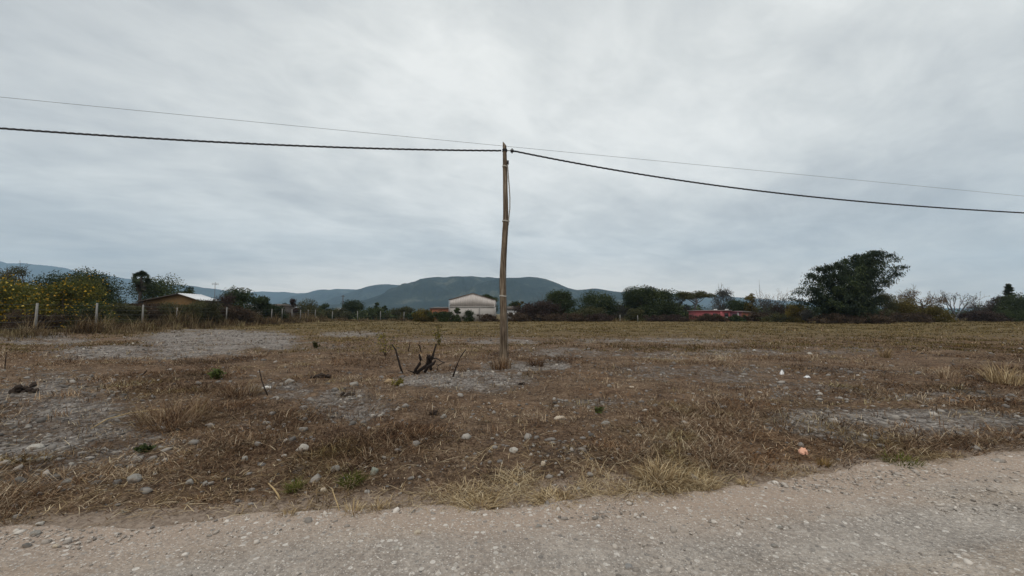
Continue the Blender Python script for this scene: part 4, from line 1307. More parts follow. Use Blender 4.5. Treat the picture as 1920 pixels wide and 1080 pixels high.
def build_barn():
    D = 80.0
    x0, x1 = X_at(843.5, D), X_at(927.5, D)
    xr = X_at(886, D)
    zl, zr, zt, zm = Z_at(562, D), Z_at(562.5, D), Z_at(550.5, D), Z_at(575.5, D)
    ox, oz = xr, tz(xr, D)
    root = empty('barn', (ox, D, oz), 'pale gabled barn with a windowless end wall standing behind the wooden pole', 'barn')
    L = 9.0
    def loc(x): return x - ox
    mb = MB(); mb.box((loc(x0), 0, -0.2), (loc(x1), L, zm)); mb.build('lower_wall', M['barn_low'], root)
    mb = MB(); prism(mb, [(loc(x0), zm + 0.003), (loc(x1), zm + 0.003), (loc(x1), zr), (0, zt), (loc(x0), zl)], 0.06, L); mb.build('gable_wall', M['barn_high'], root)
    mb = MB(); mb.box((loc(x0) - 0.02, -0.07, zm - 0.10), (loc(x1) + 0.02, -0.003, zm + 0.10)); mb.build('tie_beam', simple_mat('grey_beam', (0.36, 0.34, 0.32)), root)
    for u in (899,):
        mb = MB(); x = loc(X_at(u, D)); mb.box((x - 0.11, -0.10, -0.1), (x + 0.11, -0.003, zm - 0.103)); mb.build('pillar', simple_mat('grey_pillar', (0.22, 0.21, 0.2)), root)
    mb = MB(); x = loc(x1); mb.box((x - 0.12, -0.05, -0.1), (x + 0.05, -0.003, zr - 0.05)); mb.build('pillar', M['barn_low'], root)
    # planks of the upper wall
    pk = MB()
    n = 26
    for i in range(n):
        a = loc(x0) + (loc(x1) - loc(x0)) * i / n; b = loc(x0) + (loc(x1) - loc(x0)) * (i + 1) / n
        m = (a + b) / 2
        zt_ = np.interp(m, [loc(x0), 0, loc(x1)], [zl, zt, zr]) - 0.12
        o = MB(); o.box((a + 0.012, 0.03 - 0.012 * (i % 3), zm + 0.11), (b - 0.012, 0.055, zt_))
        o.build('plank', M['barn_high'], root)
    def slope(xa, za, xb, zb, name):
        mb = MB(); th = 0.09
        dx, dz = xb - xa, zb - za; l = math.hypot(dx, dz); nx, nz = -dz / l * th, dx / l * th
        if nz < 0: nx, nz = -nx, -nz
        V = []
        for y in (-0.08, L + 0.3):
            V += [(xa, y, za + 0.01), (xb, y, zb + 0.01), (xb + nx, y, zb + nz + 0.01), (xa + nx, y, za + nz + 0.01)]
        mb.add(V, np.array([(0, 1, 2, 3), (7, 6, 5, 4), (0, 4, 5, 1), (1, 5, 6, 2), (2, 6, 7, 3), (3, 7, 4, 0)]))
        mb.build(name, M['barn_roof'], root)
    kl = (zt - zl) / (0 - loc(x0)); kr = (zr - zt) / (loc(x1))
    slope(loc(x0) - 0.25, zl - kl * 0.25, 0, zt, 'roof_slope')
    slope(0.0, zt, loc(x1) + 0.1, zr + kr * 0.1, 'roof_slope')
    mb = MB(); mb.tube([(loc(x0) - 0.12, -0.12, -0.1), (loc(x0) - 0.12, -0.12, zl - 0.1)], 0.07, 8); mb.build('downpipe', M['steel'], root)


def build_ochre_house():
    D = 56.0
    xl, xr_, xe = X_at(252, D), X_at(333, D), X_at(374, D)
    zl, zt, ze = Z_at(567.5, D), Z_at(551, D), Z_at(564, D)
    ox = xr_
    root = empty('farm_house', (ox, D, tz(ox, D)), 'low ochre farm house with a shiny white tin roof slope behind the left fence', 'house')
    L = 4.2
    l = lambda x: x - ox
    wl, wr = l(xl) + 1.0, l(xe) - 0.35
    zz = lambda x: np.interp(x, [l(xl), 0, l(xe)], [zl, zt, ze]) - 0.02
    mb = MB(); prism(mb, [(wl, -0.1), (wr, -0.1), (wr, zz(wr)), (0, zt - 0.02), (wl, zz(wl))], 0.35, L - 0.3); mb.build('wall', M['ochre'], root)
    def slab(xa, za, xb, zb, name, mat, th=0.10):
        mb = MB(); V = []
        for y in (0, L):
            V += [(xa, y, za), (xb, y, zb), (xb, y, zb + th), (xa, y, za + th)]
        mb.add(V, np.array([(0, 1, 2, 3), (7, 6, 5, 4), (0, 4, 5, 1), (1, 5, 6, 2), (2, 6, 7, 3), (3, 7, 4, 0)]))
        return mb.build(name, mat, root)
    slab(l(xl), zl, -0.003, zt, 'roof_slope', M['tin_dark'])
    ro = slab(0.003, zt, l(xe), ze, 'roof_slope', M['tin']); ro['label'] = 'shiny white tin roof slope'
    rb = MB()
    for i in range(9):
        y = 0.25 + i * (L - 0.5) / 8
        rb.add([(0.05, y - .03, zt + .101), (0.05, y + .03, zt + .101), (l(xe) - .02, y + .03, ze + .101), (l(xe) - .02, y - .03, ze + .101),
                (0.05, y, zt + .14), (l(xe) - .02, y, ze + .14)], [np.array([(0, 3, 5, 4), (1, 4, 5, 2)])])
    rb.build('roof_ribs', M['tin'], ro)
    w = MB(); w.box((-2.6, 0.30, 1.2), (-1.6, 0.345, 2.1)); wn = w.build('window', M['dark_open'], root)
    w = MB(); w.box((-2.68, 0.27, 1.12), (-1.52, 0.298, 1.2)); w.build('sill', M['concrete'], wn)
    w = MB(); w.box((-0.5, 0.30, 0), (0.4, 0.345, 2.0)); w.build('door', M['dark_open'], root)
    # lean-to on the left
    mb = MB(); mb.box((l(xl) - 2.2, 0.5, -0.1), (wl - 0.01, L - 0.5, zl - 0.35)); mb.build('lean_to_wall', M['ochre'], root)
    mb = MB()
    V = []
    for y in (0.1, L): V += [(l(xl) - 2.6, y, zl - 0.32), (l(xl) + 0.9, y, zl - 0.10), (l(xl) + 0.9, y, zl - 0.03), (l(xl) - 2.6, y, zl - 0.25)]
    mb.add(V, np.array([(0, 1, 2, 3), (7, 6, 5, 4), (0, 4, 5, 1), (1, 5, 6, 2), (2, 6, 7, 3), (3, 7, 4, 0)]))
    mb.build('lean_to_roof', M['tin_dark'], root)


def shed(name, label, cat, u0, u1, vtop, veave, D, wall, roof, depth=5.0, ridge=True, windows=()):
    x0, x1 = X_at(u0, D), X_at(u1, D); ox = (x0 + x1) / 2
    zt, ze = Z_at(vtop, D), Z_at(veave, D)
    root = empty(name, (ox, D, tz(ox, D)), label, cat)
    hw = (x1 - x0) / 2
    mb = MB(); mb.box((-hw, 0, -0.1), (hw, depth, ze - 0.01)); mb.build('wall', M[wall], root)
    mb = MB()
    if ridge:
        V = [(-hw - .25, -.3, ze), (hw + .25, -.3, ze), (hw + .25, depth / 2, zt), (-hw - .25, depth / 2, zt), (hw + .25, depth + .3, ze), (-hw - .25, depth + .3, ze)]
        mb.add(V, [np.array([(0, 1, 2, 3), (3, 2, 4, 5), (1, 0, 5, 4)]), np.array([(1, 4, 2), (0, 3, 5)])])
    else:
        V = []
        for x in (-hw - .25, hw + .25): V += [(x, -.3, ze), (x, depth + .3, zt), (x, depth + .3, zt + .09), (x, -.3, ze + .09)]
        mb.add(V, np.array([(0, 1, 2, 3), (7, 6, 5, 4), (0, 4, 5, 1), (1, 5, 6, 2), (2, 6, 7, 3), (3, 7, 4, 0)]))
    mb.build('roof', M[roof], root)
    for (fx, z0, w, h) in windows:
        mb = MB(); x = -hw + fx * 2 * hw
        mb.box((x - w / 2, -0.03, z0), (x + w / 2, -0.003, z0 + h)); wn = mb.build('window', M['dark_open'], root)
        mb = MB(); mb.box((x - w / 2 - .06, -0.06, z0 - .08), (x + w / 2 + .06, -0.003, z0 - .003)); mb.build('sill', M['white'], wn)
    return root


def build_pink_house():
    D = 82.0
    xs = [X_at(u, D) for u in (1318, 1331, 1346, 1352, 1370, 1391)]
    zt = Z_at(581.5, D); zlow = Z_at(586, D)
    ox = xs[0]
    root = empty('pink_house', (ox, D, tz(ox, D)), 'low flat roofed pink house half hidden in shrubs at the far edge', 'house')
    l = lambda u: X_at(u, D) - ox
    mb = MB(); mb.box((l(1319), 0, -0.1), (l(1368), 7, zt - 0.25)); mb.build('wall', M['pink'], root)
    mb = MB(); mb.box((l(1368) + .003, 0.5, -0.1), (l(1392), 7, zt - 0.45)); mb.build('side_wall', M['mauve'], root)
    mb = MB(); mb.box((l(1317), -0.25, zt - 0.247), (l(1370), 7.1, zt - 0.08)); mb.build('roof_slab', M['pink'], root)
    mb = MB(); mb.box((l(1370) + .003, 0.2, zt - 0.447), (l(1394), 7.1, zt - 0.30)); mb.build('roof_slab', M['mauve'], root)
    mb = MB(); mb.box((l(1316.5), -0.32, zt - 0.077), (l(1371), 7.15, zt - 0.02)); mb.build('roof_edge', M['white'], root)
    for u, w, z0, h in ((1324, 0.9, 0.9, 0.75), (1340, 0.9, 0.9, 0.75), (1361, 0.8, 0.9, 0.8)):
        x = l(u)
        mb = MB(); mb.box((x - w / 2, -0.05, z0), (x + w / 2, -0.003, z0 + h)); wn = mb.build('window', M['dark_open'], root)
        mb = MB(); mb.box((x - w / 2 - .08, -0.10, z0 - .12), (x + w / 2 + .08, -0.003, z0 - .003)); mb.build('sill', M['white'], wn)
    for u in (1379,):
        x = l(u); mb = MB(); mb.box((x - .45, 0.45, 0.9), (x + .45, 0.497, 1.5)); mb.build('window', M['dark_open'], root)
    for u in (1341, 1362):
        x = l(u); mb = MB(); mb.box((x - .22, -0.3, zt - 0.017), (x + .22, 0.3, zt + 0.2)); mb.build('roof_block', M['white'], root)
    mb = MB(); x = l(1351); mb.box((x - .22, -0.2, -0.1), (x + .22, -0.003, zt - 0.25)); mb.build('pillar', M['pink'], root)
    mb = MB(); x = l(1385); mb.box((x - .12, 0.38, -0.1), (x + .12, 0.497, zt - 0.45)); mb.build('pillar', M['white'], root)


build_barn()
build_ochre_house()
build_pink_house()
shed('shed', 'brown roofed shed behind the fence posts right of the ochre house', 'shed', 500, 522, 569, 574, 78, 'tin_dark', 'tin_dark', 6, True)
shed('shed', 'low shed with a pale tin roof next to the brown roofed shed', 'shed', 523, 543, 575.5, 578, 84, 'ochre', 'tin', 4, False)
shed('shed', 'small shed with a thin white roof edge behind dark shrubs', 'shed', 459, 467, 568.5, 571, 72, 'white', 'tin', 4, False)
shed('brick_hut', 'small raw brick hut with a pale roof left of the barn', 'house', 806, 841, 575.5, 578.5, 96, 'brick', 'tin_dark', 7, False, [(0.3, 1.0, 1.0, 1.0), (0.72, 1.0, 1.0, 1.0)])
shed('white_house', 'little white house with a dark roof just right of the wooden pole', 'house', 951, 971, 574, 580.5, 92, 'white', 'tin_dark', 6, True, [(0.35, 1.0, .8, .9)])
shed('white_house', 'tiny white house beyond the far utility pole', 'house', 628, 637, 578, 581, 150, 'white', 'tin', 5, True)
shed('white_house', 'pale little house glimpsed under the bare spreading tree', 'house', 1767, 1798, 590, 593, 96, 'white', 'tin', 5, False, [(0.3, .4, .8, .7), (0.7, .4, .8, .7)])
shed('shed', 'pale low shed behind the yellow olive shrub right of the bamboo', 'shed', 1682, 1695, 593.5, 595, 78, 'concrete', 'tin', 3, False, [(0.6, .2, .6, .4)])
shed('brick_hut', 'small orange brick wall hut between the pink house and the grey shrub', 'house', 1397, 1411, 583, 586, 86, 'brick', 'tin_dark', 4, False)

# ------------------------------------------------------------------ masts and distant poles
def build_masts():
    D = 72.0
    x = X_at(402, D); H = Z_at(529, D)
    root = empty('antenna_mast', (x, D, tz(x, D)), 'slender antenna mast above the roofs left of the hills', 'antenna')
    mb = MB(); mb.tube([(0, 0, 0), (0, 0, H)], [0.055, 0.04], 6); mb.build('mast', M['wire'], root)
    mb = MB(); mb.tube([(-.55, 0, H - .35), (.55, 0, H - .35)], 0.03, 4)
    for k in range(5):
        q = -.5 + k * .25; mb.tube([(q, -.28, H - .35), (q, .28, H - .35)], 0.02, 4); mb.tube([(q, 0, H - .55), (q, 0, H - .1)], 0.02, 4)
    mb.build('aerial', M['wire'], root)
    D = 130.0
    x = X_at(643, D); H = Z_at(553, D)
    root = empty('utility_pole', (x, D, tz(x, D)), 'thin distant utility pole left of the dome shaped tree', 'pole')
    mb = MB(); mb.tube([(0, 0, 0), (0, 0, H)], [0.16, 0.11], 8); mb.build('shaft', M['bark'], root)
    mb = MB(); mb.box((-.6, -.06, H - .5), (.6, .06, H - .38)); mb.build('crossarm', M['bark'], root)
    D = 330.0
    x = X_at(1425, D); H = Z_at(525, D)
    root = empty('lattice_mast', (x, D, tz(x, D)), 'faint thin lattice mast left of the bamboo', 'mast')
    legs = [(-.35, -.2), (.35, -.2), (0, .4)]
    for (a, b) in legs:
        mb = MB(); mb.tube([(a, b, 0), (a * .8, b * .8, H * .86)], 0.10, 4); mb.build('leg', M['steel'], root)
    mb = MB(); n = 26
    for i in range(n):
        z0, z1 = H * .86 * i / n, H * .86 * (i + 1) / n
        for k in range(3):
            p, q = legs[k], legs[(k + 1) % 3]
            mb.tube([(p[0] * .9, p[1] * .9, z0), (q[0] * .9, q[1] * .9, z1)], 0.05, 3)
    mb.build('bracing', M['steel'], root)
    mb = MB(); mb.tube([(0, 0, H * .85), (0, 0, H)], 0.09, 5); mb.build('antenna', M['steel'], root)


build_masts()

# ------------------------------------------------------------------ wooden pole, cables
POLE_D = 12.3


def pole_material():
    m, t = new_mat('weathered_pole')
    o = t.obj()
    grain = t.noise(t.mapping(o, scale=(1, 1, 0.05)), 34, 8, 0.65)
    blot = t.noise(t.mapping(o, scale=(1, 1, 0.35)), 4.5, 5, 0.6)
    col = t.ramp(t.math('ADD', t.math('MULTIPLY', grain, 0.65), t.math('MULTIPLY', blot, 0.35)),
                 [(0.36, (0.030, 0.021, 0.016)), (0.46, (0.105, 0.077, 0.054)), (0.56, (0.205, 0.162, 0.118)), (0.66, (0.36, 0.305, 0.24))])
    crack = t.noise(t.mapping(o, scale=(1, 1, 0.03)), 60, 3, 0.5)
    t.principled(col, 0.9, t.bump(t.math('ADD', grain, t.math('MULTIPLY', crack, 0.6)), 0.9, 0.03), 0.15)
    return m


def build_pole():
    line = [(943.5, 690, 17.5), (943.5, 672, 16.5), (944, 650, 15.2), (944.5, 620, 13.8), (944.3, 600, 13.2), (943.6, 575, 12.6), (943, 555, 12.2), (942.4, 530, 11.8), (943, 505, 11.2), (944.2, 480, 10.8), (945.6, 455, 10.4),
            (947, 432, 10.4), (948, 418, 10.2), (948.2, 400, 9.6), (948, 380, 9.2), (947.6, 360, 8.8), (947.4, 335, 8.6), (947.0, 312, 8.4), (946.6, 295, 7.8), (946.4, 283, 7.4), (946.2, 272, 7.2)]
    us = np.array([a[0] for a in line]); vs = np.array([a[1] for a in line]); ws = np.array([a[2] for a in line])
    P = np.array([at(u, v, POLE_D) for u, v in zip(us, vs)])
    Rr = ws * 0.5 / FPX * POLE_D * 1.0
    n = 120
    s = np.linspace(0, 1, n); so = (P[:, 2] - P[0, 2]) / (P[-1, 2] - P[0, 2])
    C = np.column_stack([np.interp(s, so, P[:, 0]), np.full(n, POLE_D) + 0.03 * np.sin(s * 5), np.interp(s, so, P[:, 2])])
    rr = np.interp(s, so, Rr)
    base = C[0].copy(); base[2] = tz(base[0], POLE_D)
    root = empty('wooden_pole', tuple(base), 'tall crooked weathered wooden pole standing alone in the middle of the lot', 'pole')
    C0 = C - base
    C0[0, 2] = -0.3
    sides = 20
    an = np.linspace(0, 2 * math.pi, sides, endpoint=False)
    r = np.random.default_rng(909)
    Z = C0[:, 2][:, None]
    wob = 1 + 0.10 * (fbm(np.cos(an)[None, :] * 2 + 5 + Z * 0.25, np.sin(an)[None, :] * 2 + Z * 0.35, 231, 4) - 0.5) * 2 + 0.05 * (fbm(an[None, :] * 3.2, Z * 0.2, 241, 2) - 0.5)
    # knots
    for k in range(9):
        z = r.uniform(0.6, 6.2); a = r.uniform(0, 6.28)
        da = np.angle(np.exp(1j * (an - a)))[None, :]
        wob = wob + 0.16 * np.exp(-((Z - z) / 0.07) ** 2 - (da / 0.45) ** 2)
    V = np.empty((n, sides, 3))
    V[:, :, 0] = C0[:, 0:1] + rr[:, None] * np.cos(an)[None, :] * wob
    V[:, :, 1] = C0[:, 1:2] + rr[:, None] * np.sin(an)[None, :] * wob
    V[:, :, 2] = Z
    V[-1, :, 2] += -0.075 * np.cos(an) + 0.02       # slanted saw cut
    V[-2, :, 2] += -0.04 * np.cos(an)
    VV = np.vstack([V.reshape(-1, 3), V[-1].mean(0)[None]])
    i = np.arange(n - 1)[:, None] * sides; k = np.arange(sides)[None, :]; k2 = (k + 1) % sides
    F = np.stack([i + k, i + k2, i + sides + k2, i + sides + k], -1).reshape(-1, 4)
    b = (n - 1) * sides; kk = np.arange(sides)
    T_ = np.stack([b + kk, b + (kk + 1) % sides, np.full(sides, n * sides)], -1)
    mesh_np('shaft', VV, [F, T_], pole_material(), root, None, True)
    def cen(v):
        z = Z_at(v, POLE_D) - base[2]
        return np.array([np.interp(z, C0[:, 2], C0[:, 0]), np.interp(z, C0[:, 2], C0[:, 1]), z, np.interp(z, C0[:, 2], rr)])
    # pale wire ties
    for v, wide in ((313, 1.12), (415, 1.30), (555, 1.12)):
        c = cen(v)
        mb = MB(); th = np.linspace(0, 2 * math.pi, 25)
        for dz in (-0.012, 0.0, 0.012):
            mb.tube(np.column_stack([c[0] + (0.12 if wide > 1.2 else 0.0) * c[3] + c[3] * wide * np.cos(th), c[1] + c[3] * 1.12 * np.sin(th), np.full(25, c[2] + dz) + 0.01 * np.sin(th * 2)]), 0.009, 5)
        mb.build('wire_tie', M['tie'], root, True)
    # grey conduit hanging loose beside the shaft, thin wire below
    def off(v, px):
        c = cen(v); return np.array([c[0] + c[3] + px / FPX * POLE_D, c[1] - 0.06, c[2]])
    mb = MB(); mb.tube([off(306, .6), off(313, .8), off(330, 1.6), off(350, 3.0), off(372, 3.9), off(392, 3.2), off(408, 1.2), off(415, .6), off(422, .4)], 0.018, 7)
    mb.build('conduit', M['hose'], root, True)
    mb = MB(); mb.tube([off(v, p) for v, p in ((420, .4), (455, .3), (490, .2), (520, .6), (555, .2), (590, .5), (630, .8), (672, 1.2))], 0.008, 5)
    mb.build('earth_wire', M['wire'], root, True)
    c = cen(307); mb = MB(); mb.tube([(c[0] + c[3] + .02, c[1] - .05, c[2] - .05), (c[0] + c[3] + .02, c[1] - .05, c[2] + .07)], 0.035, 8); mb.build('conduit_cap', M['cable'], root, True)
    # hook and clamp that carry the cable
    c = cen(283)
    mb = MB(); th = np.linspace(0, 2 * math.pi, 21)
    for dz in (-.03, 0, .03):
        mb.tube(np.column_stack([c[0] + c[3] * 1.13 * np.cos(th), c[1] + c[3] * 1.13 * np.sin(th), np.full(21, c[2] + dz)]), 0.013, 5)
    mb.build('cable_band', M['cable'], root, True)
    mb = MB(); mb.tube([(c[0] + c[3], c[1], c[2]), (c[0] + c[3] + .09, c[1] - .02, c[2] - .01), (c[0] + c[3] + .16, c[1], c[2] - .015)], 0.016, 6); mb.build('hook', M['steel'], root, True)
    mb = MB(); x = c[0] + c[3] + .17; mb.box((x - .05, c[1] - .035, c[2] - .05), (x + .05, c[1] + .035, c[2] + .025)); mb.tube([(x, c[1], c[2] - .09), (x, c[1], c[2] + .07)], .02, 6)
    mb.build('clamp', M['cable'], root, True)
    return base


build_pole()


def wire_plane(u, v, y_off=0.0, k=0.17):
    """point of the line's vertical plane (through the pole, along the road) seen at (u, v)"""
    a = ray(u, v)
    x0 = -0.27
    t = (POLE_D + y_off - k * x0) / (a[1] - k * a[0])
    return a * t + np.array([0, 0, EYE])


def twisted(name, label, px, far, group):
    P = [wire_plane(u, v) for u, v in px]
    P.append(np.array(far))
    P = np.array(P)
    if P[0, 0] > P[-1, 0]:
        P = P[::-1]
    # fit a smooth height along the span (parabola in x gives the sag)
    c = np.polyfit(P[:, 0], P[:, 2], 2 if len(P) < 6 else 3, w=np.append(np.full(len(P) - 1, 1.0), 1.0) if True else None)
    n = 900
    xs = np.linspace(P[0, 0], P[-1, 0], n)
    ys = POLE_D + 0.17 * (xs + 0.27)
    zs = np.polyval(c, xs)
    S_ = np.column_stack([xs, ys, zs])
    mb = MB()
    ph = xs * 2 * math.pi / 0.55
    for k in range(3):
        a = ph + k * 2.094
        off = np.column_stack([0 * a, 0.0155 * np.cos(a), 0.0155 * np.sin(a)])
        mb.tube(S_ + off, 0.0145, 5)
    o = mb.build(name, M['cable'], None, True)
    tag(o, label, 'cable', group)


twisted('power_cable', 'thick twisted black cable running from the pole to the left edge', [(940, 283), (860, 281.5), (760, 279.5), (640, 276.5), (500, 271), (360, 264), (220, 256), (110, 248.5), (0, 240)], (-30, POLE_D - 0.17 * 29.7, 7.2), 'twisted cable spans on the pole')
twisted('power_cable', 'thick twisted black cable sagging from the pole to the right edge', [(957, 284), (1000, 291), (1100, 308), (1220, 327.5), (1340, 346), (1440, 360.5), (1560, 375), (1700, 387), (1810, 393), (1920, 397)], (36, POLE_D + 0.17 * 36.3, 5.6), 'twisted cable spans on the pole')


def thin_wire():
    px = [(-500, 132), (0, 182), (300, 212), (620, 243), (945, 273), (1260, 304), (1590, 336), (1920, 368), (2500, 425)]
    P = np.array([wire_plane(u, v, 0.12) for u, v in px])
    n = 120
    xs = np.linspace(P[0, 0], P[-1, 0], n)
    zs = np.interp(xs, P[:, 0], P[:, 2])
    ys = POLE_D + 0.12 + 0.17 * (xs + 0.27)
    # the picture line is straight, so the wire is straight as well
    c = np.polyfit(P[:, 0], P[:, 2], 3)
    mb = MB(); mb.tube(np.column_stack([xs, ys, np.polyval(c, xs)]), 0.0052, 5)
    tag(mb.build('thin_wire', M['wire'], None, True), 'single thin grey wire crossing the sky just behind the pole top', 'wire')


thin_wire()

# ------------------------------------------------------------------ stones and small things on the lot
def rock_mat(col):
    m, t = new_mat('stone_surface')
    o = t.obj()
    c = t.mix(t.noise(o, 16, 6, 0.65), [x * 0.62 for x in col], [min(1, x * 1.3) for x in col])
    dirt = t.ramp(t.noise(o, 7, 6, 0.7), [(0.50, 0.0), (0.62, 0.7)])
    c = t.mix(dirt, c, (0.16, 0.115, 0.08))
    h = t.math('ADD', t.noise(o, 22, 6, 0.7), t.math('MULTIPLY', t.voro(o, 30), 0.5))
    t.principled(c, 0.95, t.bump(h, 1.0, 0.03), 0.1)
    return m


def make_stone(name, label, u, v, wpx, hpx, col, seed, group=None, flat=1.0, rot=None):
    r = np.random.default_rng(seed)
    x, y = ground_at(u, v + hpx * 0.5)
    W = wpx / FPX * y * 0.41; H = hpx / FPX * y * 0.55
    nu, nv = 22, 14
    th = np.linspace(0, 2 * math.pi, nu, endpoint=False); ph = np.linspace(0.12, math.pi - 0.12, nv)
    TH, PH = np.meshgrid(th, ph)
    d = np.stack([np.sin(PH) * np.cos(TH), np.sin(PH) * np.sin(TH), np.cos(PH)], -1)
    rad = np.ones_like(TH)
    for k in range(13):                                  # facets cut by planes
        nrm = r.normal(0, 1, 3); nrm /= np.linalg.norm(nrm)
        cut = r.uniform(0.55, 0.92)
        dp = (d * nrm).sum(-1)
        rad = np.where(dp > 0.05, np.minimum(rad, cut / np.maximum(dp, 0.05)), rad)
    rad *= 1 + 0.30 * (fbm(np.cos(TH) * 1.4 + 5, PH * 1.7 + np.sin(TH), seed, 4) - 0.5)
    V = d * rad[..., None] * np.array([W, W * r.uniform(0.65, 0.95), H])
    V = V.reshape(-1, 3)
    i = np.arange(nv - 1)[:, None] * nu; k = np.arange(nu)[None, :]; k2 = (k + 1) % nu
    F = np.stack([i + k, i + nu + k, i + nu + k2, i + k2], -1).reshape(-1, 4)
    top = V[:nu].mean(0); bot = V[-nu:].mean(0)
    V = np.vstack([V, top, bot])
    kk = np.arange(nu); kk2 = (kk + 1) % nu
    Fa = np.stack([np.full(nu, nu * nv), kk, kk2], -1); Fb = np.stack([np.full(nu, nu * nv + 1), (nv - 1) * nu + kk2, (nv - 1) * nu + kk], -1)
    key = 'stone_%.2f_%.2f_%.2f' % col
    if key not in M:
        M[key] = rock_mat(col)
    o = mesh_np(name, V, [F, Fa, Fb], M[key], None, None, False)
    on_road = (road_edge(x) - y) > 0.1
    z = float(road_z(np.array([x]), np.array([y]))[0]) if on_road else tz(x, y)
    o.location = (x, y, z + H * 0.22)
    o.rotation_euler = (r.normal(0, 0.06), r.normal(0, 0.08), rot if rot is not None else 0.0)
    tag(o, label, 'stone', group)
    return o


GREY, PALE, DGREY, TAN, CREAM = (0.29, 0.275, 0.25), (0.46, 0.43, 0.385), (0.17, 0.16, 0.148), (0.42, 0.31, 0.19), (0.55, 0.47, 0.37)
STONES = [
 (566, 845, 30, 18, PALE, 'chunky pale grey stone in brown litter left of centre, biggest in its patch'),
 (533, 859, 14, 9, PALE, 'small white stone just below left of the chunky pale stone'),
 (458, 858, 16, 13, GREY, 'roundish grey stone at the edge of the brown litter left of the chunky pale stone'),
 (310, 861, 14, 15, PALE, 'upright pale stone near the small green plant'),
 (252, 900, 32, 20, GREY, 'long slanted grey stone lying near the road at the left'),
 (272, 920, 24, 14, DGREY, 'dark half buried stone just below the long slanted grey stone'),
 (124, 908, 24, 15, GREY, 'round light grey stone beside a darker flat one near the left edge'),
 (102, 900, 26, 12, DGREY, 'flat dark stone left of the round light grey stone'),
 (36, 905, 32, 18, DGREY, 'broad dark grey stone half buried at the far left'),
 (64, 838, 38, 13, PALE, 'long flat pale slab lying in the gravel at the far left'),
 (26, 860, 14, 7, PALE, 'little flat white stone below the long pale slab'),
 (355, 904, 20, 13, GREY, 'grey stone right of the long slanted stone, leftmost of a pair'),
 (385, 905, 16, 11, GREY, 'grey stone right of the long slanted stone, rightmost of a pair'),
 (701, 892, 22, 20, (0.30, 0.32, 0.27), 'greenish grey rounded stone with a pale top near the roadside grass'),
 (607, 921, 17, 11, CREAM, 'angular cream stone below the green tuft near the road'),
 (627, 887, 24, 18, GREY, 'rough grey stone above the angular cream stone'),
 (583, 961, 14, 6, CREAM, 'small pale stone on the dusty road margin'),
 (1051, 787, 32, 12, CREAM, 'bright cream slab stone on brown litter right of the pole'),
 (1136, 801, 20, 11, GREY, 'flat bluish grey stone below the small green sprout'),
 (1077, 770, 14, 7, GREY, 'small flat grey stone above the bright cream slab'),
 (1210, 782, 13, 6, PALE, 'small pale flat stone right of the small green sprout'),
 (1199, 828, 17, 7, PALE, 'flat pale stone out in the brown litter right of centre'),
 (963, 859, 22, 12, PALE, 'pale smooth stone in dark litter below the pole'),
 (1019, 880, 13, 12, CREAM, 'small cream pebble just right of the pale smooth stone'),
 (1084, 916, 12, 10, GREY, 'small grey stone among straw at the roadside'),
 (543, 717, 24, 11, GREY, 'smooth grey stone left of the dark clods mid lot'),
 (500, 728, 20, 8, (0.7, 0.69, 0.66), 'bright white flat stone beside a thin dark stick'),
 (729, 715, 23, 14, TAN, 'yellowish tan rock in front of the burnt stump'),
 (664, 723, 24, 12, GREY, 'bluish grey rock between the dark clods and the tan rock'),
 (700, 779, 14, 9, PALE, 'pale rounded stone, leftmost of a pair below the dark clods'),
 (713, 781, 11, 8, PALE, 'pale rounded stone, rightmost of a pair below the dark clods'),
 (568, 803, 22, 14, GREY, 'grey stone above the chunky pale stone'),
 (832, 783, 15, 10, GREY, 'grey stone right beside the black clod in the centre'),
 (1143, 731, 11, 8, GREY, 'grey roundish stone on the brown rise right of the pole'),
 (1184, 734, 12, 5, CREAM, 'thin cream stone right of the grey roundish one'),
 (1001, 654, 9, 4, CREAM, 'small whitish stone right behind the pole'),
 (1262, 665, 9, 4, (0.75, 0.74, 0.72), 'tiny bright white stone out in the right part of the lot'),
 (1415, 659, 8, 3, (0.7, 0.69, 0.66), 'tiny white stone on the far gravel strip'),
 (745, 1030, 15, 9, PALE, 'whitish stone standing proud on the gravel road left of centre'),
 (783, 998, 18, 11, CREAM, 'oval cream stone on the road near its dusty margin'),
 (1122, 988, 10, 6, (0.72, 0.71, 0.69), 'bright white pebble on the road right of centre'),
 (1010, 988, 17, 7, GREY, 'flat light grey stone pressed into the road'),
 (1180, 1060, 20, 9, (0.30, 0.29, 0.28), 'grey stone beside a dark one at the bottom of the road'),
 (1463, 990, 14, 6, GREY, 'flat grey stone on the right half of the road'),
 (1452, 1022, 18, 8, GREY, 'bluish stone cluster piece on the right half of the road'),
 (1875, 863, 30, 6, (0.34, 0.31, 0.28), 'flat long stone at the road margin near the right edge'),
 (1702, 910, 12, 5, CREAM, 'small cream pebble on the right part of the road'),
 (66, 999, 24, 8, GREY, 'flat grey stone on the road near the left corner'),
 (50, 1023, 20, 9, DGREY, 'bluish grey stone on the road at the left corner'),
 (105, 1025, 15, 7, CREAM, 'cream pebble on the road right of the bluish grey one'),
 (75, 979, 20, 9, PALE, 'pale angular stone where lot and road meet at the left'),
]
for i, (u, v, wp, hp, c, lb) in enumerate(STONES):
    make_stone('stone', lb, u, v, wp, hp, c, 5000 + i, 'loose stones that stand out on lot and road', rot=None)


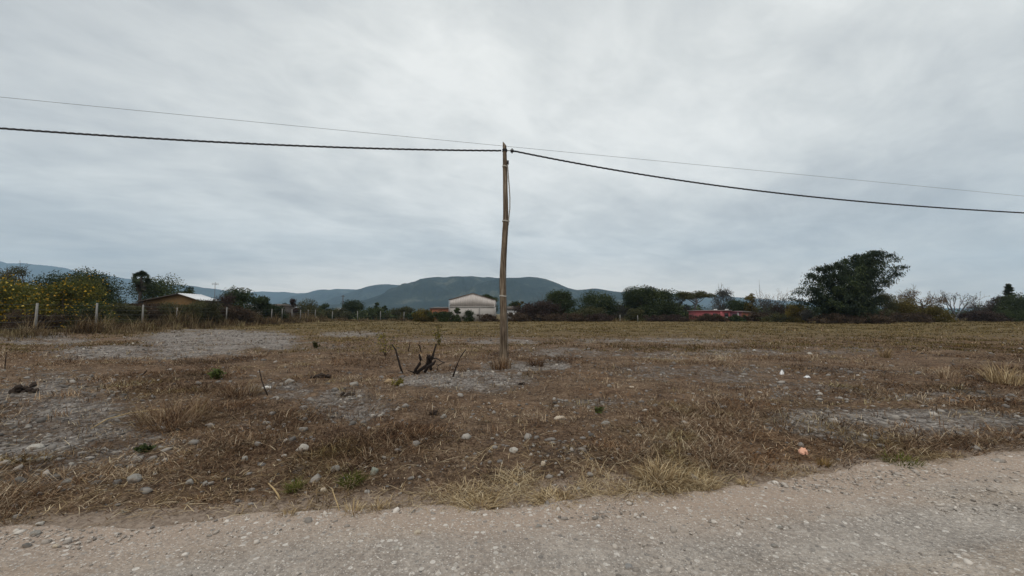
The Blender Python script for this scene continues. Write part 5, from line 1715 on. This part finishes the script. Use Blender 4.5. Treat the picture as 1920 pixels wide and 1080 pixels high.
def scatter_cobbles():
    """nearly alike grey cobbles in the gravel, copied one by one"""
    r = np.random.default_rng(1717)
    protos = []
    x, y = field_samples(4000, 4.2, 22, 2, r, 1.28)
    g = gravel_mask(x, y)
    keep = (y - road_edge(x) > 0.35) & (r.random(len(x)) < g * 0.9)
    x, y = x[keep][:90], y[keep][:90]
    for i in range(len(x)):
        if i < 6:
            o = make_stone('cobble', None, *[float(q) for q in to_px(x[i], y[i])], 16, 9, [GREY, DGREY, PALE][i % 3], 6100 + i)
            protos.append((o, y[i]))
        else:
            p, py = protos[i % 6]
            o = p.copy(); COL.objects.link(o)
        s = r.uniform(0.3, 0.75) * (y[i] / protos[i % 6][1]) ** 0.75
        o.scale = (s * r.uniform(.8, 1.3), s, s * r.uniform(.7, 1.1))
        o.location = (x[i], y[i], tz(x[i], y[i]) + 0.008)
        o.rotation_euler = (r.normal(0, .1), r.normal(0, .1), r.uniform(0, 6.28))
        tag(o, 'plain grey cobble lying among others in the gravel of the lot', 'stone', 'alike grey cobbles in the gravel patches')


scatter_cobbles()


def sticks():
    D = ground_at(790, 702)[1]
    def stick(parent, name, px, rpx, d, mat='char', origin=(0, 0, 0)):
        P = np.array([at(u, v, d + dy) for u, v, dy in px]) - np.array(origin)
        mb = MB(); mb.tube(P, np.array(rpx) / FPX * d, 7)
        return mb.build(name, M[mat], parent, True)
    o0 = at(785, 702, D); o0[2] = tz(o0[0], D)
    root = empty('burnt_stump', tuple(o0), 'blackened burnt stump with several charred branches left of the pole', 'stump')
    stick(root, 'branch', [(776, 700, 0), (780, 692, 0), (787, 682, -.05), (789, 674, -.05), (786, 664, -.1)], [2.6, 2.6, 2.8, 2.6, 1.6], D, origin=o0)
    stick(root, 'branch', [(779, 702, 0), (788, 694, .05), (799, 686, .1), (806, 680, .15), (811, 668, .2)], [3.0, 3.0, 3.4, 4.0, 3.0], D, origin=o0)
    stick(root, 'branch', [(810, 674, .2), (813, 662, .25), (816, 652, .3), (818, 644, .3)], [2.6, 2.0, 1.6, 1.0], D, origin=o0)
    stick(root, 'branch', [(808, 694, .1), (807, 684, .15), (806, 674, .2), (805, 665, .2)], [2.4, 3.2, 4.2, 1.4], D, origin=o0)
    stick(root, 'branch', [(811, 672, .2), (819, 672, 0), (826, 677, -.2), (833, 681, -.3)], [1.4, 1.0, 0.8, 0.5], D, origin=o0)
    stick(root, 'branch', [(801, 688, .1), (803, 676, .1), (800, 669, .05)], [3.0, 3.4, 1.4], D, origin=o0)
    stick(root, 'branch', [(796, 698, -.1), (802, 688, -.1), (812, 682, -.12), (817, 676, -.12)], [2.6, 3.2, 2.8, 1.2], D, origin=o0)
    stick(root, 'branch', [(806, 676, .1), (803, 668, .05), (800, 664, .05)], [2.6, 2.0, .7], D, origin=o0)
    stick(root, 'branch', [(784, 700, -.15), (772, 697, -.3), (764, 694, -.4)], [1.6, 1.2, .6], D, origin=o0)
    stick(root, 'branch', [(820, 694, -.1), (821, 686, -.05), (827, 682, 0), (834, 680, 0)], [0.9, 0.9, 0.7, 0.9], D, origin=o0)
    for (lb, px, rp, d) in [
        ('bent black stick rising alone left of the burnt stump', [(755, 699, 0), (750, 686, 0), (745, 668, .1), (742, 656, .1), (735, 646, .15)], [1.9, 1.9, 1.7, 1.5, 1.2], ground_at(755, 699)[1]),
        ('thin curved dark stick between the burnt stump and the pole', [(848, 711, 0), (852, 698, 0), (857, 684, 0), (864, 668, .1), (874, 655, .15)], [1.6, 1.5, 1.4, 1.2, .8], ground_at(848, 711)[1]),
        ('short thin dark twig behind the bent black stick', [(765, 657, 0), (768, 648, 0), (769, 641, 0)], [.9, .8, .6], ground_at(765, 660)[1]),
        ('small forked dark twig behind the burnt stump', [(791, 655, 0), (787, 648, 0), (785, 646, 0), (788, 642, 0)], [.8, 1.3, 1.0, .5], ground_at(790, 662)[1]),
        ('thin dark stick leaning up beside the bright white flat stone', [(503, 744, 0), (497, 730, 0), (491, 714, .05), (486, 692, .1)], [1.0, 1.1, 1.0, .8], ground_at(503, 744)[1]),
        ('short slanted dark stick in the gravel near the left', [(262, 713, 0), (268, 703, 0), (275, 695, 0)], [1.1, 1.2, .9], ground_at(262, 713)[1]),
        ('thin upright dark weed stalk at the left edge', [(9, 696, 0), (10, 680, 0), (12, 660, 0)], [.7, .7, .5], ground_at(9, 697)[1]),
        ('bleached straw stalk leaning at the roadside left of centre', [(527, 938, 0), (521, 927, 0), (513, 916, .05), (503, 906, .1)], [1.6, 1.6, 1.4, .8], ground_at(527, 938)[1]),
        ('pale dry stalk leaning at the roadside below the angular cream stone', [(640, 962, 0), (633, 946, .05), (627, 930, .1), (622, 914, .15)], [1.0, 1.1, 1.0, .6], ground_at(640, 962)[1]),
        ('long pale cane lying flat in the litter at the left', [(170, 815, 0), (200, 800, .1), (240, 789, .1), (290, 780, .2), (322, 776, .2)], [.9, 1.1, 1.1, 1.0, .6], ground_at(240, 795)[1])]:
        P = np.array([at(u, v, d + dy) for u, v, dy in px])
        lo = P[0].copy(); lo[2] = tz(lo[0], lo[1])
        if 'lying flat' in lb:
            G_ = [ground_at(u, v) for u, v, _ in px]
            P = np.array([(a, b, tz(a, b) + 0.05) for a, b in G_]); lo = np.array([P[0, 0], P[0, 1], tz(P[0, 0], P[0, 1])])
        else:
            P[0, 2] = min(P[0, 2], lo[2] - 0.02)
        mb = MB(); mb.tube(P - lo, np.array(rp) / FPX * d, 7)
        pale = any(k in lb for k in ('straw', 'pale'))
        o = mb.build('dry_stalk' if pale else 'dead_stick', M['straw' if pale else 'char'], None, True)
        o.location = tuple(lo)
        tag(o, lb, 'stick')


sticks()


def clod(label, u, v, wpx, hpx, seed, mat='clod'):
    r = np.random.default_rng(seed)
    x, y = ground_at(u, v + hpx * .5)
    W = wpx / FPX * y; H = hpx / FPX * y
    mb = MB()
    for k in range(46):
        c = np.array([np.clip(r.normal(0, .2), -.33, .33) * W, np.clip(r.normal(0, .12), -.2, .2) * W, min(abs(r.normal(0, .25)), .5) * H])
        s = r.uniform(.03, .11) * W
        V = ICO_V * (1 + .7 * (r.random((12, 1)) - .5)) * np.array([s, s * .9, min(s * .8, H * .55)]) + c
        mb.add(V, ICO_F, r.random())
    o = mb.build('dirt_clod', M[mat]); o.location = (x, y, tz(x, y))
    tag(o, label, 'clod', 'dark clods of burnt earth')


clod('lumpy black clod in the middle of the lot below the pole', 815, 776, 26, 12, 31)
clod('flat black clod left of centre below the bluish grey rock', 652, 741, 32, 9, 32)
clod('dark dead heap of roots mid lot left of the bluish grey rock', 603, 707, 44, 10, 33)
clod('dark earth mound with roots at the far left', 45, 732, 60, 26, 34)
clod('blackish clod right of the pole on grey gravel', 978, 723, 16, 9, 35)


def scrap(name, label, u, v, wpx, hpx, mat, seed):
    """crumpled sheet of litter"""
    r = np.random.default_rng(seed)
    x, y = ground_at(u, v + hpx * .5)
    W = wpx / FPX * y * .5; H = hpx / FPX * y
    n = 9
    X, Y = np.meshgrid(np.linspace(-1, 1, n), np.linspace(-1, 1, n))
    rr = np.hypot(X, Y)
    Z = H * (0.25 + 0.75 * np.clip(1 - rr * .8, 0, 1)) * (0.5 + r.random((n, n)) * .8)
    Z[rr > 1.0] *= .3
    V = np.column_stack([(X * W * (1 + .15 * r.normal(size=X.shape))).ravel(), (Y * W * .8).ravel(), Z.ravel()])
    i = np.arange(n - 1)[:, None] * n; k = np.arange(n - 1)[None, :]
    F = np.stack([i + k, i + k + 1, i + n + k + 1, i + n + k], -1).reshape(-1, 4)
    low = V.copy(); low[:, 2] *= 0.55; low[:, 2] -= 0.01
    VV = np.vstack([V, low])
    o = mesh_np(name, VV, [F, F[:, ::-1] + len(V)], M[mat]); o.location = (x, y, tz(x, y) + .01)
    tag(o, label, 'litter')


scrap('litter_scrap', 'crumpled peach coloured plastic scrap near the road at the right', 1506, 848, 14, 11, 'peach', 41)
scrap('litter_scrap', 'small white plastic scrap in the right part of the lot, nearer the pole of two', 1466, 699, 7, 9, 'plastic', 42)
scrap('litter_scrap', 'small white plastic scrap in the right part of the lot, farther right of two', 1514, 711, 9, 4, 'plastic', 43)


# single tufts and little plants that stand out
def tuft(name, label, u, v, wpx, hpx, mat, per=70, tint=(.3, 1.0), lean=(.1, .8), group=None, cat='grass', seed=1, wide=1.0):
    r = np.random.default_rng(seed)
    x, y = ground_at(u, v)
    W = wpx / FPX * y; H = hpx / FPX * y
    n = per
    a = r.uniform(0, 6.28, n); d = np.sqrt(r.random(n)) * W * .22
    zz = terrain(x + d * np.cos(a), y + d * np.sin(a)) - tz(x, y)
    V, F, T_ = blades(d * np.cos(a), d * np.sin(a), zz, a + r.normal(0, .8, n), H * r.uniform(.6, 1.15, n), r.uniform(*lean, n), np.full(n, (0.0030 + 0.0009 * y) * wide), r.uniform(.1, .9, n), r.uniform(*tint, n))
    o = mesh_np(name, V, F, M[mat], None, {'tint': T_}); o.location = (x, y, tz(x, y))
    tag(o, label, cat, group)


tuft('grass_tuft', 'tall pale dry grass clump near the right edge', 1884, 724, 95, 46, 'strawgrass', 190, seed=51)
tuft('grass_tuft', 'thin dry grass clump left of the tall pale clump at the right', 1775, 714, 50, 28, 'litter', 80, seed=52, tint=(.5, 1))
tuft('grass_tuft', 'small dry grass clump standing in the far right of the lot', 1660, 671, 36, 24, 'strawgrass', 70, seed=53, tint=(.2, .7))
tuft('grass_tuft', 'thick golden grass clump on the road verge right of centre', 1238, 905, 170, 44, 'strawgrass', 560, (.15, 1), (.6, 1.45), seed=54)
tuft('grass_tuft', 'golden grass clump tapering into the road right of the thick clump', 1318, 908, 120, 30, 'strawgrass', 300, (.15, 1), (.7, 1.5), seed=55)
tuft('grass_tuft', 'small isolated straw clump at the tip of the verge on the road', 1398, 908, 56, 18, 'strawgrass', 130, (.35, .9), (.6, 1.4), seed=56)
tuft('grass_tuft', 'flattened golden straw clump on the verge below the pole', 900, 950, 150, 34, 'strawgrass', 360, (.15, 1), (1.0, 1.6), seed=57)
tuft('grass_tuft', 'flattened golden straw clump right of the one below the pole', 1040, 940, 150, 36, 'strawgrass', 360, (.15, 1), (1.0, 1.6), seed=58)
tuft('grass_tuft', 'wiry pale tuft on the dusty margin left of centre', 662, 962, 60, 30, 'strawgrass', 80, (.3, 1), (.2, 1.0), seed=59)
tuft('grass_tuft', 'small wiry tuft at the road margin far left of centre', 540, 968, 40, 22, 'strawgrass', 60, (.2, .8), (.2, 1.0), seed=60)
tuft('grass_tuft', 'wiry tuft right of the one on the dusty margin', 706, 956, 46, 26, 'strawgrass', 60, (.3, 1), (.2, 1.1), seed=61)
tuft('green_tuft', 'fresh green tuft near the road left of centre', 552, 922, 56, 24, 'weedgreen', 110, (.1, .9), (.3, 1.2), seed=62)
tuft('green_tuft', 'dull green tuft under the greenish grey stone', 660, 915, 80, 26, 'weedgreen', 130, (0, .5), (.4, 1.3), seed=63)
tuft('green_tuft', 'olive tuft on the far right road verge', 1690, 868, 120, 22, 'weedgreen', 190, (.2, .8), (.4, 1.3), seed=64)
tuft('grass_tuft', 'dry tuft at the road verge below the peach scrap', 1545, 873, 40, 16, 'fieldgrass', 70, (.3, .9), (.3, 1.2), seed=65)
tuft('grass_tuft', 'brown dry tuft growing round the foot of the wooden pole', 940, 695, 90, 30, 'litter', 190, (.1, .8), (.1, .9), seed=66)
tuft('grass_tuft', 'reddish dry tuft just right of the pole foot', 1005, 688, 70, 22, 'litter', 130, (.0, .5), (.2, 1.0), seed=67)
tuft('grass_tuft', 'big tangle of dry brown grass at the left of the lot', 320, 800, 230, 60, 'litter', 420, (.15, .8), (.4, 1.4), seed=68)
tuft('grass_tuft', 'tangle of dry brown stalks right behind the big brown tangle', 450, 745, 120, 42, 'litter', 190, (.1, .8), (.3, 1.2), seed=69)
tuft('grass_tuft', 'dry yellowish grass arcs over the big brown tangle', 330, 790, 190, 66, 'strawgrass', 46, (.0, .5), (.5, 1.3), seed=70)


def herb(label, u, v, wpx, hpx, leaf, n, size, seed, name='green_plant'):
    r = np.random.default_rng(seed)
    x, y = ground_at(u, v)
    W = wpx / FPX * y; H = hpx / FPX * y
    root = empty(name, (x, y, tz(x, y)), label, 'plant')
    mb = MB(); P = []
    for k in range(9):
        tip = np.array([r.normal(0, .28) * W, r.normal(0, .2) * W, H * r.uniform(.55, 1.0)])
        path = limb_path((r.normal(0, .04) * W, 0, 0), tip, r, .12)
        mb.tube(path, np.linspace(.006, .002, 6) * (1 + y * .06), 4)
        for j in range(n // 9):
            s = r.uniform(1, 5); P.append([np.interp(s, np.arange(6), path[:, c]) + r.normal(0, .07) * W for c in range(3)])
    P = np.array(P); P[:, 2] = np.maximum(P[:, 2], .02)
    mb.build('stems', M['twig'], root)
    V, F = leaf_quads(P, size, r, 0, None, .6)
    mesh_np('leaves', V, [F], M[leaf], root, {'tint': np.repeat(r.random(len(P)), 3)})


herb('bright green weed patch on the left of the lot behind the brown tangle', 400, 712, 40, 20, 'lime', 230, .07, 81)
herb('small dark green weed on the gravel at the left', 265, 850, 28, 13, 'green', 180, .045, 82)
herb('small fresh green sprout right of the pole', 1123, 785, 13, 12, 'lime', 110, .04, 83)
herb('small dark grey green weed far behind on the left gravel', 592, 652, 12, 13, 'olive', 110, .12, 84)
herb('yellow green airy weed left of the burnt stump', 722, 668, 52, 48, 'yellowleaf', 120, .07, 85, 'yellow_weed')
herb('yellow leaved sapling sprouting behind the burnt stump', 823, 650, 26, 38, 'yellowleaf', 130, .085, 86, 'yellow_sapling')
herb('low yellow weed beside the tan rock', 748, 728, 30, 12, 'yellowleaf', 130, .05, 87, 'yellow_weed')
